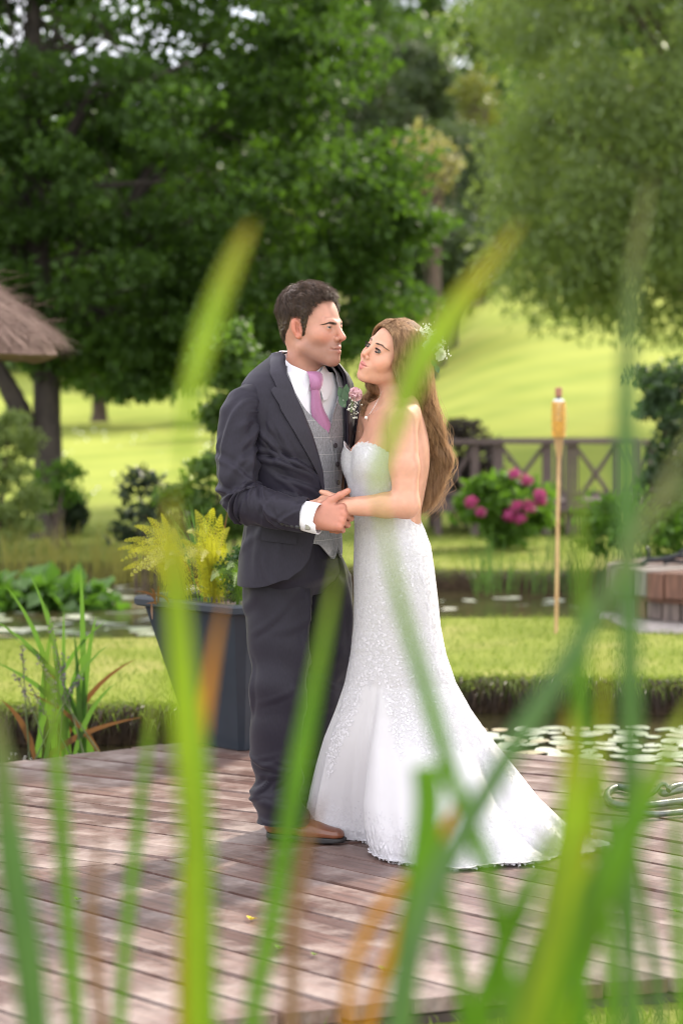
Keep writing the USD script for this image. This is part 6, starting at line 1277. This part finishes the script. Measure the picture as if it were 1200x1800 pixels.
# ---------------------------------------------------------------- round table of wooden segments with wrought iron on it
plain('stump_wood', (.12, .092, .08), rough=.8, var=.5, scale=5, bump=.006, stretch=(5, 5, 1)); plain('stump_wood_red', (.13, .062, .042), rough=.8, var=.4, scale=5, bump=.006, stretch=(5, 5, 1)); plain('stump_wood_grey', (.18, .16, .145), rough=.8, var=.4, scale=5, bump=.006, stretch=(5, 5, 1))
plain('iron', (.035, .035, .038), rough=.38, metallic=.8, var=.3, scale=60, bump=.001); plain('paving', (.36, .32, .30), rough=.8, var=.2, scale=6, bump=.004)
tcx = np.array([2.66, 13.6, -.05]); rt = thing('round_table', 'low round table of two stacked rings of wooden blocks at the right edge', 'table', tcx)
def ring_blocks(R0, R1, z0, z1, n, ph):
    r2 = np.random.default_rng(int(ph * 100))
    for k in range(n):
        a0, a1 = ph + k * 2 * math.pi / n + .012, ph + (k + 1) * 2 * math.pi / n - .012; dz, dr = r2.uniform(-.006, .006), r2.uniform(-.012, .012); c = [(R0 * math.cos(a), R0 * math.sin(a)) for a in (a0, a1)] + [((R1 + dr) * math.cos(a), (R1 + dr) * math.sin(a)) for a in np.linspace(a1, a0, 4)]
        m = trimesh.creation.extrude_polygon(Polygon(c), z1 - z0, engine='earcut'); m.apply_translation([tcx[0], tcx[1], z0 + dz]); obj('wood_block', m, ('stump_wood', 'stump_wood', 'stump_wood_grey', 'stump_wood', 'stump_wood_grey', 'stump_wood_red')[r2.integers(6)], rt)
ring_blocks(.1, .83, .135, .30, 34, .1); ring_blocks(.1, .77, -.02, .10, 34, .2)
v, f = lathe([(.0, .098), (.785, .098), (.79, .115), (.785, .134), (0, .134)], 48, (tcx[0], tcx[1], 0)); obj('hoop', (v, f), 'stump_wood_red', rt, smooth=30)
ps = thing('paving_stone', 'pale flat paving slab in the grass under the round table', 'paving', tcx + [-.2, -.3, 0]); v, f = box((1.9, 1.1, .05), tcx + [.1, -.35, .0], .1, .01); obj('slab', (v, f), 'paving', ps)
si = thing('iron_scroll', 'black wrought iron scrollwork lying on the round wooden table', 'ironwork', tcx + [-.3, -.45, .35])
def yi(px, py, d=13.15): return P(px, py, d)
for pts, rd in (([yi(1125, 992), yi(1140, 985), yi(1158, 984), yi(1180, 980), yi(1195, 976), yi(1215, 982), yi(1240, 975)], .016), ([yi(1128, 992), yi(1138, 980), yi(1139, 967), yi(1133, 962)], .010), ([yi(1165, 990), yi(1182, 986), yi(1200, 988), yi(1230, 990)], .013), ([yi(1192, 982), yi(1197, 970), yi(1206, 968), yi(1214, 978)], .012), ([yi(1076, 997), yi(1100, 995), yi(1125, 992)], .008)):
    obj('iron_bar', tube(cr(pts, 24), rd, 8), 'iron', si, smooth=True)
# ---------------------------------------------------------------- bent iron rods lying on the deck at the right
ir = thing('iron_rods', 'bent steel rods with hooked ends lying on the deck at the right edge', 'ironwork', G(1150, 1410, 0))
plain('steel_rod', (.16, .16, .165), rough=.35, metallic=.85, var=.4, scale=30, bump=.0008)
def gp(px, py, z=.016): return G(px, py, z)
for pts, rd in (([gp(1290, 1398), gp(1200, 1408), gp(1140, 1415), gp(1098, 1417), gp(1076, 1412), gp(1066, 1401), gp(1070, 1390), gp(1086, 1384), gp(1110, 1388, .02)], .0125), ([gp(1290, 1418), gp(1210, 1426), gp(1160, 1431), gp(1130, 1430), gp(1112, 1424, .012)], .0105),
                ([gp(1290, 1376, .05), gp(1220, 1384, .05), gp(1190, 1390, .045), gp(1168, 1395, .035), gp(1160, 1392, .03)], .013), ([gp(1136, 1400, .02), gp(1150, 1392, .04), gp(1160, 1380, .06), gp(1170, 1380, .06), gp(1176, 1388, .05)], .008), ([gp(1290, 1368, .06), gp(1215, 1377, .06), gp(1182, 1383, .06), gp(1174, 1390, .05)], .010)):
    obj('rod', tube(cr(pts, 40), rd, 10), 'steel_rod', ir, smooth=True)
# small fallen leaves and twigs on the planks
plain('leaf_yellow', (.62, .50, .03), rough=.6, var=.1); plain('leaf_green_bit', (.20, .30, .05), rough=.6, var=.2)
for px, py, m, s, lab in ((440, 1618, 'leaf_yellow', .022, 'small bright yellow leaf lying on the planks'), (551, 1680, 'leaf_green_bit', .014, 'tiny green leaf on the planks near the front edge'), (490, 1669, 'leaf_green_bit', .020, 'curled green scrap lying along a plank gap'), (673, 1708, 'leaf_green_bit', .026, 'pale dry sprig lying on a plank near the front edge'), (135, 1583, 'leaf_green_bit', .018, 'dark leaf scrap in a gap on the left planks'), (1188, 1605, 'leaf_green_bit', .02, 'little weed sprouting between planks at the right')):
    c = G(px, py, .004); d = unit(np.array([[.8, .4, .15], [-.4, .6, .3], [.3, -.7, .4]])); t = thing('fallen_leaf', lab, 'leaf', c); obj('blade', leaves(np.tile(c, (3, 1)), d, np.tile([0, .2, 1.], (3, 1)), s, s * .7, .3), m, t)
# ---------------------------------------------------------------- cattail leaves close to the camera
def strap_look(name, col, tip, trans, gloss=.38, tmul=(1.8, 1.8, .8)):
    """A strap leaf: fine lengthwise veins, blotches, and a tip that withers."""
    c, e = np.array(col), np.array(tip); m_ = np.array(tmul)
    look(name, {'g': ('texture_coordinate', {}), 'mp': ('mapping', {'scale': (160, 160, 2.2)}), 'v': ('noise_texture', {'scale': 1., 'detail': 3.}), 'b': ('noise_texture', {'scale': 9., 'detail': 5., 'roughness': .65}), 'a': ('attribute', {'attribute': 'along'}),
                'r': ('rgb_ramp', {'ramp': [(.25, c * .62), (.5, c), (.78, np.clip(c * [1.35, 1.2, 1.0], 0, .8))]}), 'ad': ('math', {'math_type': 'multiply_add', 'value2': .45}), 'ma': ('map_range', {'from_min': .88, 'from_max': 1.28, 'clamp': True}),
                'm1': ('mix_color', {'b': e}), 'avg': ('math', {'math_type': 'multiply_add', 'value2': .5}), 'hf': ('math', {'math_type': 'multiply', 'value2': .5}), 'tm': ('mix_color', {'blend_type': 'multiply', 'fac': 1., 'b': m_, 'use_clamp_result': False}),
                'p': ('principled_bsdf', {'roughness': gloss, 'specular_ior_level': .4}), 't': ('translucent_bsdf', {}), 'm': ('mix_closure', {'fac': trans})},
         [('g.object', 'mp.vector'), ('mp.vector', 'v.vector'), ('g.object', 'b.vector'), ('b.fac', 'hf.value1'), ('v.fac', 'avg.value1'), ('hf.value', 'avg.value3'), ('avg.value', 'r.fac'), ('b.fac', 'ad.value1'), ('a.fac', 'ad.value3'), ('ad.value', 'ma.value'), ('ma.result', 'm1.fac'),
          ('r.color', 'm1.a'), ('m1.result', 'p.base_color'), ('m1.result', 'tm.a'), ('tm.result', 't.color'), ('p.BSDF', 'm.closure1'), ('t.BSDF', 'm.closure2')], surface='m.closure')
strap_look('cattail_green', (.13, .245, .025), (.28, .30, .05), .5); strap_look('cattail_blue', (.105, .195, .062), (.24, .19, .09), .4, .33, (1.7, 1.8, 1.0)); strap_look('cattail_lime', (.25, .35, .022), (.30, .23, .04), .5, .4, (1.7, 1.6, .6))
strap_look('cattail_orange', (.52, .30, .03), (.40, .20, .05), .4, .45, (1.3, 1.1, .6)); strap_look('cattail_brown', (.28, .17, .085), (.20, .11, .06), .35, .5, (1.3, 1.2, 1.))
NEARER = .98
def cattail_leaf(pts, w, Y, mat, parent, tw=0.0, twist=0.0, label=None, taper=True, dY=0.0, name='leaf', base=None):
    """A long strap leaf with a spongy half round back; pts: points it passes, seen at distance Y, from the ground up."""
    Y, w = Y * NEARER, w * NEARER * .9
    n = 34; k = len(pts); Ys = Y + np.linspace(0, dY, k); p = np.array([P(a, b, y) for (a, b), y in zip(pts, Ys)]); c = cr(p, n); t = np.linspace(0, 1, n)
    prof = np.minimum(1, .75 + t) * (np.clip((1 - t) / .42, 0, 1) ** .7 if taper else np.ones(n)); prof = np.maximum(prof, .03) * (1 if base is None else base + (1 - base) * smooth01(.25, .65, t)); tg = unit(np.gradient(c, axis=0)); s0 = unit(np.cross(tg, [0, 1., 0])); o0 = np.cross(s0, tg); a = tw + twist * t
    s = s0 * np.cos(a)[:, None] + o0 * np.sin(a)[:, None]; o = np.cross(s, tg); W = (w / 2) * prof; T = .18 * W * (1 - .6 * t)
    sec = [(-1, 0), (-.55, .75), (0, 1), (.55, .75), (1, 0), (.5, -.25), (0, -.32), (-.5, -.25)]
    g = np.array([[c[i] + s[i] * W[i] * u + o[i] * T[i] * h for u, h in sec] for i in range(n)]).reshape(-1, 3)
    f = grid_faces(n, 8, True); return obj(name, (g, f), mat, parent, smooth=True, label=label, attrs={'along': np.repeat(t * (1. if taper else .6), 8)})
def cattail(label, px, Y): Y = Y * NEARER; return thing('cattail_plant', label, 'reed', np.array([(px - 600) / FPX * Y, Y, -.18]))
c1 = cattail('blurred blue green cattail leaves at the left edge of the frame', 60, 1.9)
cattail_leaf([(95, 2150), (66, 1850), (48, 1680), (20, 1500), (2, 1330), (-12, 1230)], .034, 1.9, 'cattail_blue', c1)
cattail_leaf([(150, 2150), (136, 1850), (122, 1650), (106, 1430), (92, 1250), (84, 1090)], .020, 2.1, 'cattail_green', c1)
cattail_leaf([(190, 2150), (182, 1850), (172, 1740), (160, 1620), (172, 1520), (178, 1440)], .014, 2.2, 'cattail_brown', c1, label='dry beige leaf')
c2 = cattail('broad bright green cattail leaves rising left of the groom', 330, 1.75)
cattail_leaf([(345, 2200), (343, 1800), (340, 1500), (325, 1280), (312, 1080), (303, 960), (300, 860)], .027, 1.72, 'cattail_lime', c2)
cattail_leaf([(362, 2200), (360, 1850), (356, 1600), (346, 1350), (330, 1180), (318, 1040)], .026, 1.82, 'cattail_green', c2)
cattail_leaf([(318, 1120), (316, 1000), (318, 860), (332, 700), (375, 550), (418, 440), (446, 388)], .031, 1.72, 'cattail_lime', c2, tw=1.5, twist=-1.5, base=.08, label='upper leaf turning broad side on at its yellow tip')
cattail_leaf([(205, 2150), (208, 1850), (222, 1640), (244, 1440), (262, 1290), (277, 1170)], .015, 2.2, 'cattail_green', c2)
cattail_leaf([(330, 2150), (322, 1800), (330, 1500), (352, 1300), (375, 1150), (394, 1050)], .016, 2.0, 'cattail_orange', c2, label='leaf withering to orange at the tip')
cattail_leaf([(470, 2200), (442, 1840), (478, 1620), (512, 1420), (545, 1240), (575, 1090), (596, 985)], .021, 1.9, 'cattail_green', c2)
cattail_leaf([(500, 2200), (512, 1800), (516, 1640), (528, 1540), (548, 1450), (566, 1395)], .016, 2.1, 'cattail_brown', c2, label='withered brown leaf')
c3 = cattail('crossing cattail leaves in front of the bride and her train', 720, 1.85)
cattail_leaf([(690, 2200), (702, 1830), (722, 1650), (740, 1530), (752, 1420), (748, 1345)], .030, 1.85, 'cattail_green', c3, taper=False)
cattail_leaf([(905, 2200), (890, 1800), (880, 1640), (850, 1510), (798, 1380), (750, 1220), (706, 1070), (680, 950), (664, 862)], .019, 1.85, 'cattail_green', c3)
cattail_leaf([(664, 880), (668, 830), (690, 760), (732, 650), (790, 560), (850, 475), (918, 388)], .033, 1.75, 'cattail_lime', c3, tw=1.1, twist=-1.3, base=.55, label='long lime leaf leaning across the bride towards the upper right')
cattail_leaf([(690, 2200), (696, 1850), (734, 1640), (800, 1490), (880, 1350), (950, 1240), (1030, 1110), (1110, 960), (1180, 830), (1240, 710)], .024, 1.65, 'cattail_blue', c3, dY=.1)
cattail_leaf([(620, 2100), (612, 1760), (640, 1650), (690, 1570), (760, 1515), (830, 1450), (846, 1410)], .014, 2.0, 'cattail_orange', c3, label='bright orange dying leaf')
cattail_leaf([(830, 2200), (822, 1830), (800, 1680), (778, 1540), (770, 1440)], .017, 1.95, 'cattail_green', c3)
cattail_leaf([(640, 2200), (640, 1850), (700, 1640), (760, 1500), (800, 1420), (812, 1380)], .015, 2.1, 'cattail_orange', c3, label='yellow leaf behind the crossing green ones')
c4 = cattail('tall blue green cattail leaves at the right of the frame', 1100, 1.8)
cattail_leaf([(1122, 2200), (1106, 1800), (1108, 1400), (1105, 1100), (1100, 850), (1102, 640), (1116, 450), (1146, 300)], .0225, 1.8, 'cattail_blue', c4)
cattail_leaf([(1060, 2200), (1020, 1700), (1016, 1450), (1020, 1200), (1022, 1000), (1012, 790)], .019, 1.9, 'cattail_green', c4)
cattail_leaf([(930, 2200), (945, 1830), (1020, 1640), (1095, 1480), (1160, 1350), (1220, 1220)], .036, 1.75, 'cattail_green', c4)
cattail_leaf([(905, 2200), (925, 1830), (968, 1650), (1000, 1480), (1004, 1350), (1000, 1240)], .034, 1.70, 'cattail_lime', c4)
cattail_leaf([(1116, 2200), (1118, 1820), (1098, 1640), (1080, 1500), (1060, 1380), (1052, 1240)], .018, 1.9, 'cattail_green', c4)
cattail_leaf([(850, 2200), (842, 1830), (872, 1700), (912, 1600), (948, 1510), (962, 1450)], .024, 1.9, 'cattail_green', c4)
cattail_leaf([(960, 2200), (985, 1830), (1010, 1600), (1040, 1400), (1060, 1250), (1058, 1130)], .016, 2.0, 'cattail_lime', c4, label='lime leaf yellowing along its middle')
cattail_leaf([(1180, 2200), (1160, 1800), (1142, 1640), (1120, 1500)], .014, 2.3, 'cattail_blue', c4)
for pts, w, y_, m_ in ((((1000, 2150), (1010, 1800), (1046, 1640), (1066, 1520), (1070, 1440)), .014, 2.1, 'cattail_green'), (((960, 2150), (952, 1830), (985, 1690), (1022, 1560), (1040, 1450)), .018, 1.8, 'cattail_lime'), (((1060, 2150), (1072, 1830), (1070, 1660), (1052, 1520), (1040, 1330)), .015, 2.0, 'cattail_green'),
                         (((1150, 2150), (1128, 1830), (1100, 1700), (1086, 1600)), .013, 2.3, 'cattail_blue'), (((880, 2150), (884, 1850), (930, 1700), (985, 1560), (1030, 1440)), .020, 1.7, 'cattail_green'), (((1230, 2150), (1200, 1750), (1188, 1500), (1192, 1330)), .016, 2.0, 'cattail_green')):
    cattail_leaf(list(pts), w, y_, m_, c4)
c5 = cattail('pale cattail leaf slanting in from the right edge', 1290, 1.45)
cattail_leaf([(1420, 2200), (1400, 1700), (1340, 1250), (1270, 960), (1200, 860), (1130, 930)], .022, 1.5, 'cattail_blue', c5)
